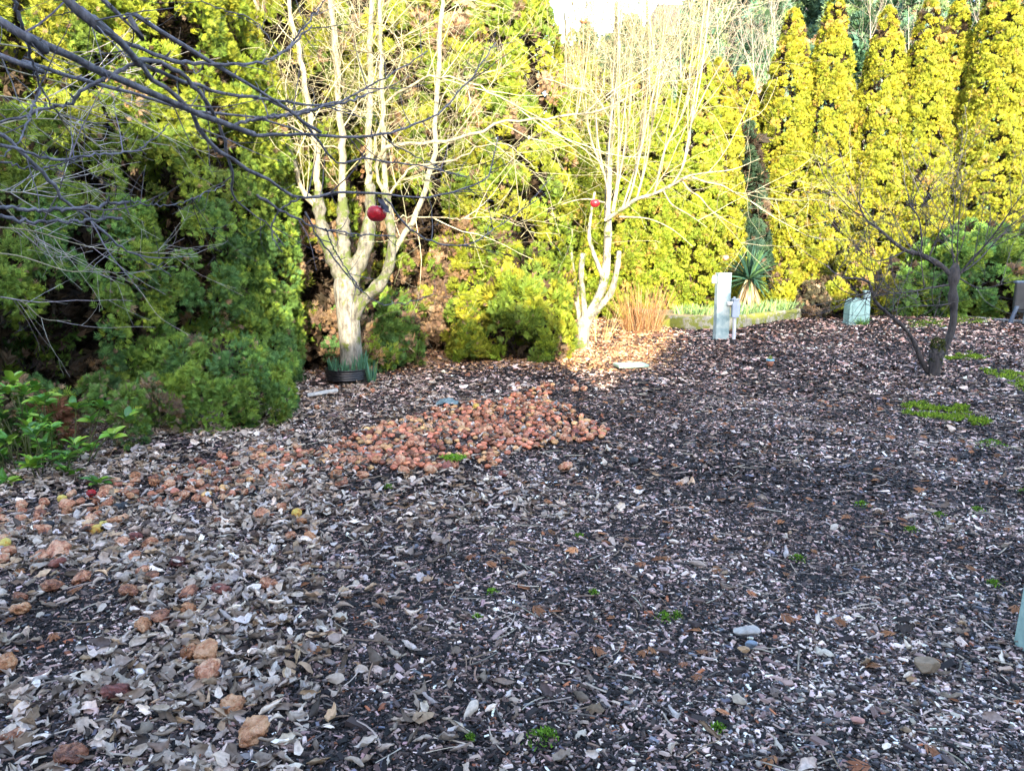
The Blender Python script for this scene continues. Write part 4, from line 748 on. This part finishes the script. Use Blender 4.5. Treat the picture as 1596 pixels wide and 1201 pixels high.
s = Soup(); tubes(s, np.array([[[bx0+.005, uy-.075, -.05], [bx0+.005, uy-.075, zb*.5], [bx0, uy-.075, zb+.01]]]), np.full((1, 3), .031), 16, (1, 1, 1)); s.build('conduit', plain('grey_conduit', (.52, .54, .60), (.44, .46, .52), .5, 5, bump=.02), root, smooth=True)

cx, cy = at(1334, 17.0), float(G(1334, 506)[1]); cx = float(G(1334, 506)[0])
root = empty('utility_cabinet', (cx, cy, 0), 'pale green weathered utility cabinet with rounded top at the back', 'cabinet')
M_cab = plain('pale_green_cabinet', (.30, .46, .44), (.18, .30, .28), .55, 7, bump=.05)
hc = .56; w = .215; s = Soup(); prof = [(-w, 0), (-w, hc*.72), (-w*.82, hc*.93), (-w*.5, hc), (w*.5, hc), (w*.82, hc*.93), (w, hc*.72), (w, 0)]
V = [(cx+a_, cy+y_, z_) for y_ in (-.14, .16) for a_, z_ in prof]; s.add(V, [[i, i+1, i+9, i+8] for i in range(7)]); s.add([V[i] for i in range(8)], [[0, 1, 2, 3, 4, 5, 6, 7]]); s.add([V[i+8] for i in range(8)], [[7, 6, 5, 4, 3, 2, 1, 0]]); s.build('cabinet_body', M_cab, root)
s = Soup(); box(s, (cx-w*.72, cy-.155, .06), (cx+w*.72, cy-.142, hc*.74), bev=.004); s.build('door', M_cab, root)
s = Soup(); box(s, (cx-w*1.05, cy-.17, -.03), (cx+w*1.05, cy+.18, .045), bev=.006); s.build('base', plain('cabinet_base', (.30, .42, .38), (.2, .28, .26), .7, 7), root)
mp = (cx+.03, cy-.26); clumpof('weed_clump', 'green weeds growing against the foot of the pale green cabinet', 'plants', cx+.03, cy-.24, 90, .10, (.05, .24), (.008, .014), [(.10, .22, .04), (.18, .30, .05)], (.1, .7), .3)

p = G(1350, 488); s = Soup(); bx_, by_ = at(1350, 18.0), 18.0; box(s, (bx_-.07, by_-.05, -.02), (bx_+.07, by_+.05, .62), bev=.02); box(s, (bx_-.085, by_-.065, .62), (bx_+.085, by_+.065, .66), bev=.012)
tag(s.build('garden_pedestal', plain('pale_blue_pedestal', (.28, .38, .40), (.18, .26, .28), .6, 6)), 'small pale blue pedestal partly hidden behind the utility cabinet', 'pedestal')

# little sprinkler pot
sx_, sy_ = [float(q) for q in G(1200, 571)[:2]]
root = empty('garden_pot', (sx_, sy_, 0), 'tiny terracotta pot with a blue rim standing alone on the mulch', 'plant pot')
s = Soup(); lathe(s, [(0, 0), (.036, 0), (.048, .055), (.050, .07), (0, .07)], 24, off=(sx_, sy_, .005)); s.build('pot_body', plain('terracotta', (.42, .18, .12), (.3, .13, .09), .8, 30), root, smooth=True)
s = Soup(); lathe(s, [(.040, .07), (.054, .072), (.054, .095), (.044, .097), (.038, .09)], 24, off=(sx_, sy_, .005)); s.build('rim', plain('blue_glaze', (.22, .42, .55), (.16, .32, .44), .35, 20), root, smooth=True)
s = Soup(); n = 60; blades(s, np.tile([sx_, sy_, .09], (n, 1))+rng.normal(0, .012, (n, 3)), rdir(n)+np.array([0, 0, 2.]), rng.uniform(.02, .06, n), np.full(n, .008), np.zeros(n), jitter((.30, .34, .10), n, .2), 3); s.build('seedlings', M_blade, root)

def flatlid(name, label, px, py, w, d, col, col2, rot=.2, h=.03):
    p = G(px, py); s = Soup(); c_, s_ = math.cos(rot), math.sin(rot); box(s, (-w/2, -d/2, -.01), (w/2, d/2, h), bev=.008, M=[[c_, -s_, 0], [s_, c_, 0], [0, 0, 1]], off=(p[0], p[1], .02)); box(s, (-w*.32, -d*.3, h), (w*.32, d*.3, h+.006), bev=.002, M=[[c_, -s_, 0], [s_, c_, 0], [0, 0, 1]], off=(p[0], p[1], .02))
    tag(s.build(name, plain(name+'_paint', col, col2, .6, 12)), label, 'cover')
flatlid('valve_cover', 'flat pale green valve cover set in the mulch below the white trunk', 983, 572, .42, .26, (.36, .50, .42), (.2, .3, .24))
# crumpled blue grey cloth beyond the apples
p = G(697, 630); v, f = grid(-.11, .11, -.07, .08, 23, 13, lambda X, Y: .05*np.maximum(0, 1-(X/.11)**2-(Y/.08)**2)+.012*np.sin(X*80+Y*40)*np.cos(Y*95+X*19)-.02); v = v+np.array([p[0], p[1], .035]); s = Soup(); s.add(v, f)
tag(s.build('cloth_scrap', plain('blue_grey_cloth', (.16, .22, .23), (.08, .12, .13), .9, 30), smooth=True), 'crumpled blue grey cloth scrap at the far edge of the apple heap', 'cloth')

# stones
def stone(px, py, sz, col, label, flat=.5, seed=1):
    p = G(px, py); r_ = np.random.default_rng(seed); bm = bmesh.new(); bmesh.ops.create_icosphere(bm, subdivisions=4, radius=.5); v = np.array([q.co for q in bm.verts]); bm.verts.index_update(); f = np.array([[q.index for q in fa.verts] for fa in bm.faces]); bm.free()
    for _ in range(7):
        a = nrm(r_.normal(size=3)); dd = v@a; lim = r_.uniform(.26, .4); v = v-np.outer(np.maximum(0, dd-lim), a)
    v = v*(1+.06*(vnoise(v+5, .12, seed)[:, None]-.5)); v = v*np.array([sz, sz*.62, sz*flat]); s = Soup(); s.add(v+[p[0], p[1], sz*flat*.28+.015], f)
    tag(s.build('stone', plain('stone_%s' % ['brown', 'blue', 'pale', 'tan'][seed % 4], col, [q*.65 for q in col], .8, 45, bump=.4), smooth=True), label, 'stone')
stone(1440, 1048, .11, (.24, .17, .11), 'angular brown stone on the gravel near the bottom right', .55, 4)
stone(1170, 1013, .055, (.20, .25, .32), 'smooth blue grey pebble beside a pale broken stone', .6, 5)
stone(1163, 992, .11, (.42, .38, .35), 'pale speckled broken stone in front of the mulch, behind the blue pebble', .4, 6)
stone(1158, 1020, .05, (.42, .26, .14), 'small tan stone tucked left of the blue pebble', .5, 7)
stone(1335, 1132, .05, (.50, .25, .20), 'small pink stone near the bottom edge', .5, 8)

# pale green post foot at the right edge
p = G(1590, 1022); s = Soup(); root = empty('garden_structure', (p[0]+.05, p[1], 0), 'pale green painted post foot cut by the right edge', 'post')
M_gp = plain('pale_green_paint', (.34, .46, .42), (.22, .33, .30), .7, 18, bump=.3)
lean = [[1, 0, .06], [0, 1, 0], [0, 0, 1]]
box(s, (-.035, -.05, -.02), (.055, .05, .55), bev=.005, M=lean, off=(p[0]+.05, p[1]+.02, 0)); s.build('post_leg', M_gp, root)
s = Soup(); box(s, (-.012, -.068, 0), (.07, -.051, .18), bev=.003, M=lean, off=(p[0]+.05, p[1]+.02, 0)); s.build('foot_block', M_gp, root)
s = Soup(); box(s, (.0, .0, .50), (1.2, .05, .58), bev=.004, off=(p[0]+.15, p[1], 0)); s.build('rail', M_gp, root)

# dark garden bench seen end on at the far right
bx, by = at(1588, 16.5), 16.5; root = empty('garden_bench', (bx, by, 0), 'dark high backed garden seat at the far right edge beside the hedge', 'seat')
M_blk = plain('dark_plastic', (.03, .03, .035), (.02, .02, .022), .45, 10, bump=.05); M_bl = plain('blue_grey_leg', (.09, .12, .17), (.06, .08, .12), .5, 10, bump=.05)
zt = float(PD(1588, 441, by)[2]); zm = float(PD(1588, 480, by)[2])
s = Soup(); box(s, (bx-.13, by-.05, zm-.05), (bx+.6, by+.05, zt), bev=.03); s.build('backrest', M_blk, root)
s = Soup(); box(s, (bx-.15, by-.07, zt-.01), (bx+.6, by+.07, zt+.05), bev=.025); s.build('top_rail', M_bl, root)
s = Soup(); box(s, (-.03, -.03, 0), (.035, .03, zm+.05), bev=.006, M=[[1, 0, .30], [0, 1, 0], [0, 0, 1]], off=(bx-.25, by-.12, 0)); s.build('leg', M_bl, root)
s = Soup(); box(s, (bx-.12, by-.50, zm-.09), (bx+.6, by-.03, zm-.05), bev=.015); s.build('seat_board', M_blk, root)
s = Soup(); box(s, (bx-.02, by-.4, 0), (bx+.09, by-.18, .30), bev=.012); box(s, (bx+.13, by-.4, 0), (bx+.5, by-.18, .30), bev=.012); tag(s.build('planter_box', plain('grey_planter', (.36, .37, .40), (.3, .31, .34), .7, 8)), 'light grey block planter under the dark garden seat', 'planter')
# far strip of kerb and dry soil at the back right
s = Soup(); Kp = resample([G(1385, 494.5), G(1430, 492), G(1500, 496), G(1560, 502), G(1640, 507)], 24); tt = nrm(np.gradient(Kp, axis=0)); nn_ = np.stack([-tt[:, 1], tt[:, 0], 0*tt[:, 0]], -1)
V = np.stack([Kp+[0, 0, -.02], Kp+[0, 0, .06], Kp+nn_*.14+[0, 0, .065], Kp+nn_*.14+[0, 0, -.02]], 1).reshape(-1, 3); i = np.arange(23)[:, None]*4; j = np.arange(3)[None]; s.add(V, np.stack([i+j, i+4+j, i+5+j, i+j+1], -1).reshape(-1, 4))
tag(s.build('stone_kerb', plain('grey_stone', (.34, .30, .29), (.18, .16, .15), .85, 12, bump=.5)), 'low pale stone kerb running along the foot of the shaded hedge', 'kerb')

# ------------------------------------------------------------------ apples
def applemat(name, cols, rough, spots=.0):
    m, nt, out = newmat(name); L = nt.links.new; tc = N(nt, 'ShaderNodeTexCoord'); oi = N(nt, 'ShaderNodeObjectInfo')
    ad = N(nt, 'ShaderNodeVectorMath', operation='ADD'); sc7 = N(nt, 'ShaderNodeMath', operation='MULTIPLY'); sc7.inputs[1].default_value = 37.0; L(tc.outputs['Object'], ad.inputs[0]); cx_ = N(nt, 'ShaderNodeCombineXYZ'); L(oi.outputs['Random'], sc7.inputs[0]); L(sc7.outputs[0], cx_.inputs[0]); L(cx_.outputs[0], ad.inputs[1])
    no = N(nt, 'ShaderNodeTexNoise', Scale=2.6, Detail=7.0, Roughness=.65, Distortion=.6); L(ad.outputs[0], no.inputs['Vector'])
    mr = N(nt, 'ShaderNodeMath', operation='MULTIPLY_ADD'); L(oi.outputs['Random'], mr.inputs[0]); mr.inputs[1].default_value = .16; L(no.outputs['Fac'], mr.inputs[2])
    sb = N(nt, 'ShaderNodeMath', operation='SUBTRACT'); L(mr.outputs[0], sb.inputs[0]); sb.inputs[1].default_value = .08
    cr = N(nt, 'ShaderNodeValToRGB'); e = cr.color_ramp.elements; e[0].position = .37; e[0].color = (*cols[0], 1); e[1].position = .63; e[1].color = (*cols[-1], 1)
    for i, c in enumerate(cols[1:-1]): q = e.new(.37+.26*(i+1)/(len(cols)-1)); q.color = (*c, 1)
    L(sb.outputs[0], cr.inputs[0]); b = N(nt, 'ShaderNodeBsdfPrincipled', Roughness=rough); L(cr.outputs[0], b.inputs['Base Color'])
    bp = N(nt, 'ShaderNodeBump', Strength=1.0, Distance=.012); n2 = N(nt, 'ShaderNodeTexNoise', Scale=6.5, Detail=7.0, Roughness=.6, Distortion=1.6); L(ad.outputs[0], n2.inputs['Vector']); L(n2.outputs['Fac'], bp.inputs['Height']); L(bp.outputs[0], b.inputs['Normal'])
    L(b.outputs[0], out.inputs[0]); return m
AM = {'orange': applemat('rotten_apple_orange', [(.15, .05, .03), (.48, .19, .10), (.66, .37, .23)], .27), 'brown': applemat('rotten_apple_brown', [(.10, .035, .022), (.27, .10, .055), (.44, .20, .11)], .27),
 'maroon': applemat('rotten_apple_maroon', [(.06, .015, .015), (.16, .04, .035), (.30, .10, .07)], .4), 'tan': applemat('rotten_apple_tan', [(.22, .08, .03), (.46, .19, .085), (.60, .32, .17)], .27),
 'yellow': applemat('yellow_apple', [(.55, .25, .04), (.68, .50, .10), (.70, .58, .18)], .35), 'black': applemat('black_apple', [(.008, .009, .014), (.02, .022, .03), (.04, .045, .055)], .35),
 'pink': applemat('pink_apple', [(.30, .09, .045), (.55, .24, .13), (.66, .42, .26)], .27), 'red': applemat('red_apple', [(.25, .006, .01), (.42, .012, .02), (.52, .03, .035)], .22)}
def apple_v(seed, shrivel, squash=1.0, nu=36, nv=26):
    r_ = np.random.default_rng(seed); a = np.linspace(0, 2*np.pi, nu, endpoint=False); t = np.linspace(0.02, np.pi-.02, nv); T, A = np.meshgrid(t, a, indexing='ij')
    rr = 1+.10*np.cos(T)*0; d = np.stack([np.sin(T)*np.cos(A), np.sin(T)*np.sin(A), np.cos(T)], -1)
    rad = (1-.20*np.exp(-(T/.42)**2)-.12*np.exp(-((np.pi-T)/.4)**2))*(1+.05*np.cos(T)); rad = rad*(1+.03*np.cos(5*A)*np.sin(T))
    if shrivel > 0:
        for _ in range(int(3+shrivel*3)):
            q = nrm(r_.normal(size=3)); dd = np.arccos(np.clip(d@q, -1, 1)); rad = rad-shrivel*r_.uniform(.15, .38)*np.exp(-(dd/r_.uniform(.25, .5))**2)
        rad = rad+shrivel*(vnoise(d+seed*3.1, .55, seed)-.5)*.34
        w_ = vnoise(d*[1, 1, .6]+seed, .42, seed)*9+A*2+vnoise(d+seed, .2, seed+1)*2; rad = rad+shrivel*.048*np.sin(w_*2.2)*np.sin(T)-shrivel*.15*np.maximum(0, 1-np.abs(2*vnoise(d+seed*.7, .45, seed+5)-1)*3.2)
    v = d*rad[..., None]*.5; v[..., 2] *= .9*squash; i = np.arange(nv-1)[:, None]*nu; j = np.arange(nu)[None]; k2 = (j+1) % nu
    f = np.stack([i+j, i+nu+j, i+nu+k2, i+k2], -1).reshape(-1, 4); v = v.reshape(-1, 3); v[:, 2] -= v[:, 2].min()
    return v, f
def apmesh(seed, shr, sq, mat):
    v, f = apple_v(seed, shr, sq); s = Soup(); s.add(v, f); s.add(v[:36], [list(range(36))]); s.add(v[-36:], [list(range(35, -1, -1))])
    o = s.build('apple_source', mat, smooth=True); me = o.data; bpy.data.objects.remove(o); return me
KM = {}
for kind in AM:
    KM[kind] = [apmesh(i*7+len(kind), {'orange': 1.0, 'brown': 1.15, 'maroon': .8, 'tan': 1.1, 'yellow': .15, 'black': .3, 'pink': .65, 'red': 0}[kind], {'orange': .78, 'brown': .66, 'maroon': .7, 'tan': .76, 'pink': .82}.get(kind, .95), AM[kind]) for i in range(5 if kind in ('orange', 'brown', 'tan', 'pink') else 2)]
rr_ = random.Random(5); NAP = 0
def put_apple(x, y, sz, kind, label, group=None, z=None, name='fallen_apple'):
    global NAP; NAP += 1
    o = bpy.data.objects.new(name, rr_.choice(KM[kind])); COL.objects.link(o); o.location = (x, y, float(gh(x, y))+.016-sz*.06 if z is None else z)
    o.scale = (sz*rr_.uniform(.9, 1.1), sz*rr_.uniform(.9, 1.1), sz); o.rotation_euler = (rr_.uniform(-.5, .5), rr_.uniform(-.5, .5), rr_.uniform(0, 6.28))
    return tag(o, label, 'apple', group)
NEAR = [(11, 1054, .085, 'tan', 'tan rotten apple cut by the left edge, low in the photo'), (297, 1031, .060, 'tan', 'smaller tan apple of the touching pair among the leaves'), (322, 1036, .088, 'tan', 'larger wrinkled tan apple of the touching pair'),
 (326, 1072, .098, 'orange', 'biggest sunken orange pink apple just below the touching pair'), (173, 1100, .092, 'maroon', 'dark maroon collapsed apple on grey leaves, lower left'), (398, 1168, .088, 'tan', 'lowest wrinkled orange apple near the bottom edge'),
 (362, 1116, .070, 'tan', 'half collapsed orange apple between the biggest and the lowest one'), (15, 1168, .072, 'brown', 'brown crushed apple in the bottom left corner'), (101, 1197, .080, 'brown', 'pinkish brown apple cut by the bottom edge'),
 (248, 983, .075, 'brown', 'round brown pink wrinkled apple left of the tan one, middle left'), (288, 971, .062, 'tan', 'round golden tan apple between two brown ones'), (297, 948, .078, 'orange', 'wrinkled orange apple above the golden tan one'),
 (340, 940, .075, 'maroon', 'flattened reddish apple right of the wrinkled orange one'), (415, 928, .078, 'orange', 'lone orange brown apple farthest right in the thick leaves'), (216, 995, .066, 'tan', 'broken yellow brown apple with a leaf on it'),
 (197, 948, .082, 'brown', 'flattened pink brown apple left of the wrinkled orange one'), (77, 940, .085, 'brown', 'brown pink apple lying on a big brown leaf'), (26, 955, .070, 'brown', 'brown apple at the left edge above a crushed one'), (28, 974, .070, 'tan', 'crushed orange brown apple directly below another at the left edge'),
 (131, 925, .072, 'orange', 'flat orange apple resting on a pale leaf'), (90, 897, .066, 'maroon', 'dark red collapsed apple below the large orange one'), (88, 876, .105, 'orange', 'large soft orange apple above the dark red one'), (60, 884, .070, 'orange', 'small orange apple left of the large soft one'), (2, 887, .070, 'pink', 'pink apple cut by the left edge'),
 (276, 896, .068, 'maroon', 'lone muted red apple on the leaves, left centre'), (223, 913, .055, 'orange', 'small orange apple of a pair beside the dark hollow'), (236, 921, .065, 'brown', 'brown apple of a pair beside the dark hollow'), (212, 887, .062, 'orange', 'small flat orange apple above the pair by the hollow'),
 (188, 861, .070, 'orange', 'orange apple at the left of a trio'), (208, 852, .072, 'maroon', 'dark brown red apple topmost of a trio'), (234, 865, .070, 'orange', 'flat orange apple at the right of a trio'), (342, 831, .070, 'brown', 'brown crumpled apple midway between two small groups'),
 (408, 823, .078, 'orange', 'smooth orange brown apple right of the crumpled one'), (464, 819, .055, 'yellow', 'yellow and red apple near the right end of the sparse apples'), (438, 811, .062, 'pink', 'pink apple with dark side above the yellow red one'), (469, 831, .050, 'tan', 'small golden apple below the yellow and red one'),
 (451, 851, .055, 'orange', 'small orange apple below the golden one, left of its neighbour'), (479, 852, .060, 'tan', 'small tan apple at the right end of the thick leaves'), (150, 834, .055, 'yellow', 'bright yellow apple with a brown spot, left side'), (158, 827, .050, 'yellow', 'yellow apple touching the brown spotted one'),
 (175, 822, .066, 'tan', 'golden orange apple right of the two yellow ones'), (192, 820, .068, 'pink', 'smooth pink brown apple at the right of the golden orange one'), (137, 818, .075, 'orange', 'orange apple above the two yellow ones'), (138, 832, .062, 'pink', 'pinkish apple left of the two yellow ones'),
 (60, 834, .080, 'orange', 'broad orange apple beside a blue black one'), (8, 856, .060, 'yellow', 'yellow apple cut by the left edge'), (180, 802, .058, 'black', 'blue black rotten apple left of its twin'), (193, 801, .060, 'black', 'blue black rotten apple right of its twin'), (75, 825, .055, 'black', 'blue black apple above the broad orange one'),
 (101, 796, .075, 'pink', 'pink orange apple stacked above a golden one'), (104, 804, .060, 'tan', 'golden apple directly under a pink orange one'), (784, 740, .062, 'maroon', 'lone purple brown apple in front of the heap'), (884, 729, .095, 'pink', 'lone broad red pink apple right front of the heap'),
 (989, 724, .062, 'black', 'lone black round apple far right of the heap'), (768, 724, .060, 'tan', 'tan apple just in front of the heap, nearest the purple brown one'), (669, 744, .080, 'pink', 'flat pink red apple in front of the heap centre'), (626, 746, .080, 'pink', 'pink apple left of the flat pink red one'),
 (565, 752, .070, 'orange', 'orange apple in front of the left end of the heap'), (534, 764, .095, 'brown', 'brown hollow apple at the left front corner of the heap'), (524, 750, .075, 'tan', 'golden brown apple above the brown hollow one'), (743, 637, .062, 'yellow', 'single bright yellow apple at the far edge of the heap'),
 (897, 617, .075, 'pink', 'pink apple left one of a far pair beyond the heap'), (911, 617, .075, 'pink', 'pink apple right one of a far pair beyond the heap'), (892, 602, .085, 'orange', 'lone orange apple beyond the far pair')]
taken = []
for px, py, sz, kind, lab in NEAR:
    sz *= 1.12
    p = G(px, py, .0); put_apple(float(p[0]), float(p[1])+sz*.25, sz, kind, lab); taken.append((p[0], p[1]))
HEAP = [(500, 700), (560, 672), (640, 648), (700, 632), (770, 622), (830, 612), (850, 600), (870, 606), (848, 628), (900, 645), (915, 660), (950, 672), (945, 682), (905, 690), (850, 697), (800, 705), (760, 728), (700, 735), (640, 738), (560, 742), (500, 738)]
MIDL = [(180, 760), (260, 738), (340, 715), (430, 702), (500, 698), (500, 745), (440, 775), (330, 800), (220, 800), (140, 800)]
FARL = [(0, 800), (60, 785), (150, 775), (180, 800), (130, 840), (0, 880)]
def fill(poly, n, mind, sizes, kinds, labels, group, heapz=0.0, grad=None):
    A = np.array(poly, float); g = G(A[:, 0], A[:, 1]); got = 0; tries = 0
    while got < n and tries < 60000:
        tries += 1; x = rr_.uniform(g[:, 0].min(), g[:, 0].max()); y = rr_.uniform(g[:, 1].min(), g[:, 1].max())
        if not inpoly(np.array([x]), np.array([y]), g[:, :2].tolist())[0]: continue
        if grad and vnoise(np.array([[x, y, 0.]]), .35, 40)[0] < grad: continue
        dm = min((x-a)**2+(y-b)**2 for a, b in taken)
        if dm < mind**2: continue
        taken.append((x, y)); got += 1; kd = rr_.choices(list(kinds), list(kinds.values()))[0]
        put_apple(x, y, rr_.uniform(*sizes), kd, (labels(x, y, kd) if callable(labels) else labels[kd]), group)
    return got
def LB_(where): return {'orange': 'shrivelled orange rotten apple '+where, 'brown': 'shrunken dark brown rotten apple '+where, 'maroon': 'dark maroon rotten apple '+where, 'tan': 'wrinkled golden tan rotten apple '+where, 'pink': 'soft pink orange apple '+where, 'black': 'black rotten apple '+where, 'red': 'bright red apple '+where, 'yellow': 'yellow apple '+where}
def heaplab(x, y, kd):
    px, py = topx(x, y)
    w = 'at the right tip' if px > 860 else ('at the near edge' if py > 712 else ('at the far edge' if py < 640 else ('in the left part' if px < 600 else ('in the middle' if px < 740 else 'in the right half'))))
    return LB_(w+' of the dense heap of fallen apples')[kd]
KH = {'orange': 40, 'pink': 34, 'brown': 12, 'tan': 8, 'maroon': 4, 'red': .8, 'yellow': .6}
def midlab(x, y, kd):
    px, py = topx(x, y)
    return LB_('among leaves '+('close to the left shrubs' if px < 260 else ('halfway between shrubs and heap' if px < 400 else 'just left of the heap'))+(', far side' if py < 745 - (px-180)*.12 else ', near side'))[kd]
n1 = fill(MIDL, 66, .085, (.055, .08), KH, midlab, 'apples scattered left of the heap', grad=.35)
n2 = fill(FARL, 22, .09, (.055, .08), KH, lambda x, y, kd: LB_(('in front of the glossy shrub' if topx(x, y)[1] < 806 else 'a step nearer than the glossy shrub')+(', by the left edge' if topx(x, y)[0] < 75 else ', by its right side'))[kd], 'apples near the glossy shrub', grad=.3)
n3 = fill([(560, 570), (720, 575), (880, 585), (940, 600), (860, 615), (600, 640), (480, 680), (440, 690), (420, 640), (480, 610)], 16, .25, (.05, .075), KH, LB_('lying apart on the mulch beyond the heap'), 'apples lying apart beyond the heap')
n4 = fill(HEAP, 298-NAP, .064, (.052, .092), KH, heaplab, 'apples in the dense heap')
# the rest of the heap, past 300: one mass
A = np.array(HEAP+MIDL, float); g = G(A[:, 0], A[:, 1]); gH = g[:len(HEAP)]; gM = g[len(HEAP):]; fA = np.array(FARL, float); gF = G(fA[:, 0], fA[:, 1]); x = rng.uniform(g[:, 0].min(), g[:, 0].max(), 9000); y = rng.uniform(g[:, 1].min(), g[:, 1].max(), 9000); k = inpoly(x, y, gH[:, :2].tolist())|(inpoly(x, y, gM[:, :2].tolist())&(rng.uniform(size=9000) < .34)); x, y = x[k], y[k]; s = Soup(); got = 0; cols = np.array([(.45, .15, .08), (.55, .2, .12), (.25, .09, .05), (.5, .27, .12)])
for a_, b_ in zip(x, y):
    if min((a_-q)**2+(b_-w_)**2 for q, w_ in taken) < .047**2: continue
    if vnoise(np.array([[a_, b_, 0.]]), .3, 41)[0] < .12: continue
    taken.append((a_, b_)); v, f = apple_v(got % 9+60, 1.0, .75, 14, 9); sz = rng.uniform(.045, .065); s.add(v*sz*1.08+[a_, b_, float(gh(a_, b_))+.012], f, jitter(cols[rng.integers(4)], 1, .2)[0]); got += 1
    if got > 620: break
M_mash = attrmat('rotten_apple_mass', .5, 0, .4, noise=.35, nscale=40, bump=.4)
tag(s.build('apple_mash', M_mash, smooth=True), 'small crushed apples filling the gaps of the dense heap', 'apples', kind='stuff')

# leaves that have blown over the heap
x = np.concatenate([rng.uniform(gH[:, 0].min(), gH[:, 0].max(), 620), rng.uniform(gM[:, 0].min(), gM[:, 0].max(), 120)]); y = np.concatenate([rng.uniform(gH[:, 1].min(), gH[:, 1].max(), 620), rng.uniform(gM[:, 1].min(), gM[:, 1].max(), 120)])
k = inpoly(x, y, gH[:, :2].tolist())|inpoly(x, y, gM[:, :2].tolist()); x, y = x[k], y[k]; s = Soup()
for j, (tv, tf) in enumerate(LT):
    q = np.arange(len(x)) % len(LT) == j; m = q.sum(); th = rng.uniform(0, 2*np.pi, m); sc = rng.uniform(.035, .07, m)
    M = frames(np.stack([np.cos(th), np.sin(th), rng.normal(0, .4, m)], -1), nrm(np.stack([rng.normal(0, .5, m), rng.normal(0, .5, m), np.ones(m)], -1)))
    inst(s, tv, tf, np.stack([x[q], y[q], gh(x[q], y[q])+rng.uniform(.03, .062, m)], -1), M, sc, jitter(LC[rng.choice(7, m)], m, .25, .015))
tag(s.build('leaves_on_heap', M_litter, smooth=True), 'dead leaves lying between and on top of the heaped apples', 'dead leaves', kind='stuff')

# hanging apples, each with its stem; the nearest has a dark curled leaf on top
def hang(px, py, d, sz, kind, label, leaf=False):
    p = PD(px, py, d); root = empty('hanging_apple', (p[0], p[1], p[2]), label, 'apple')
    v, f = apple_v(3, .12 if kind == 'red' else .5, 1.0, 32, 22); s = Soup(); s.add((v-[0, 0, v[:, 2].max()/2])*sz+p, f); s.build('flesh', AM[kind], root, smooth=True)
    s = Soup(); tubes(s, resample([p+[0, 0, sz*.34], p+[.003, 0, sz*.6], p+[-.002, .003, sz*1.05]], 6)[None], np.full((1, 6), max(.0016, sz*.02)), 6, (.06, .045, .04)); s.build('stem', M_twig, root)
    if leaf:
        s = Soup(); tv, tf = LT[4]; inst(s, tv, tf, np.array([p+[sz*.36, -sz*.22, sz*.30]]), frames(np.array([[.6, -.1, -.75]]), np.array([[.6, -.6, .5]])), np.array([sz*.95]), np.array([[.06, .06, .085]])); s.build('dead_leaf', M_litter, root, smooth=True)
hang(587, 333, 3.05, .076, 'red', 'dark red apple hanging from the near boughs with a dead leaf on it', True)
hang(927, 317, D2-1.3, .135, 'red', 'bright red apple hanging in the white trunk tree')
hang(910, 32, D2-.4, .11, 'pink', 'topmost pale red apple hanging against the sky')
hang(1131, 402, D2-.6, .10, 'pink', 'pinkish red apple hanging above the utility post')
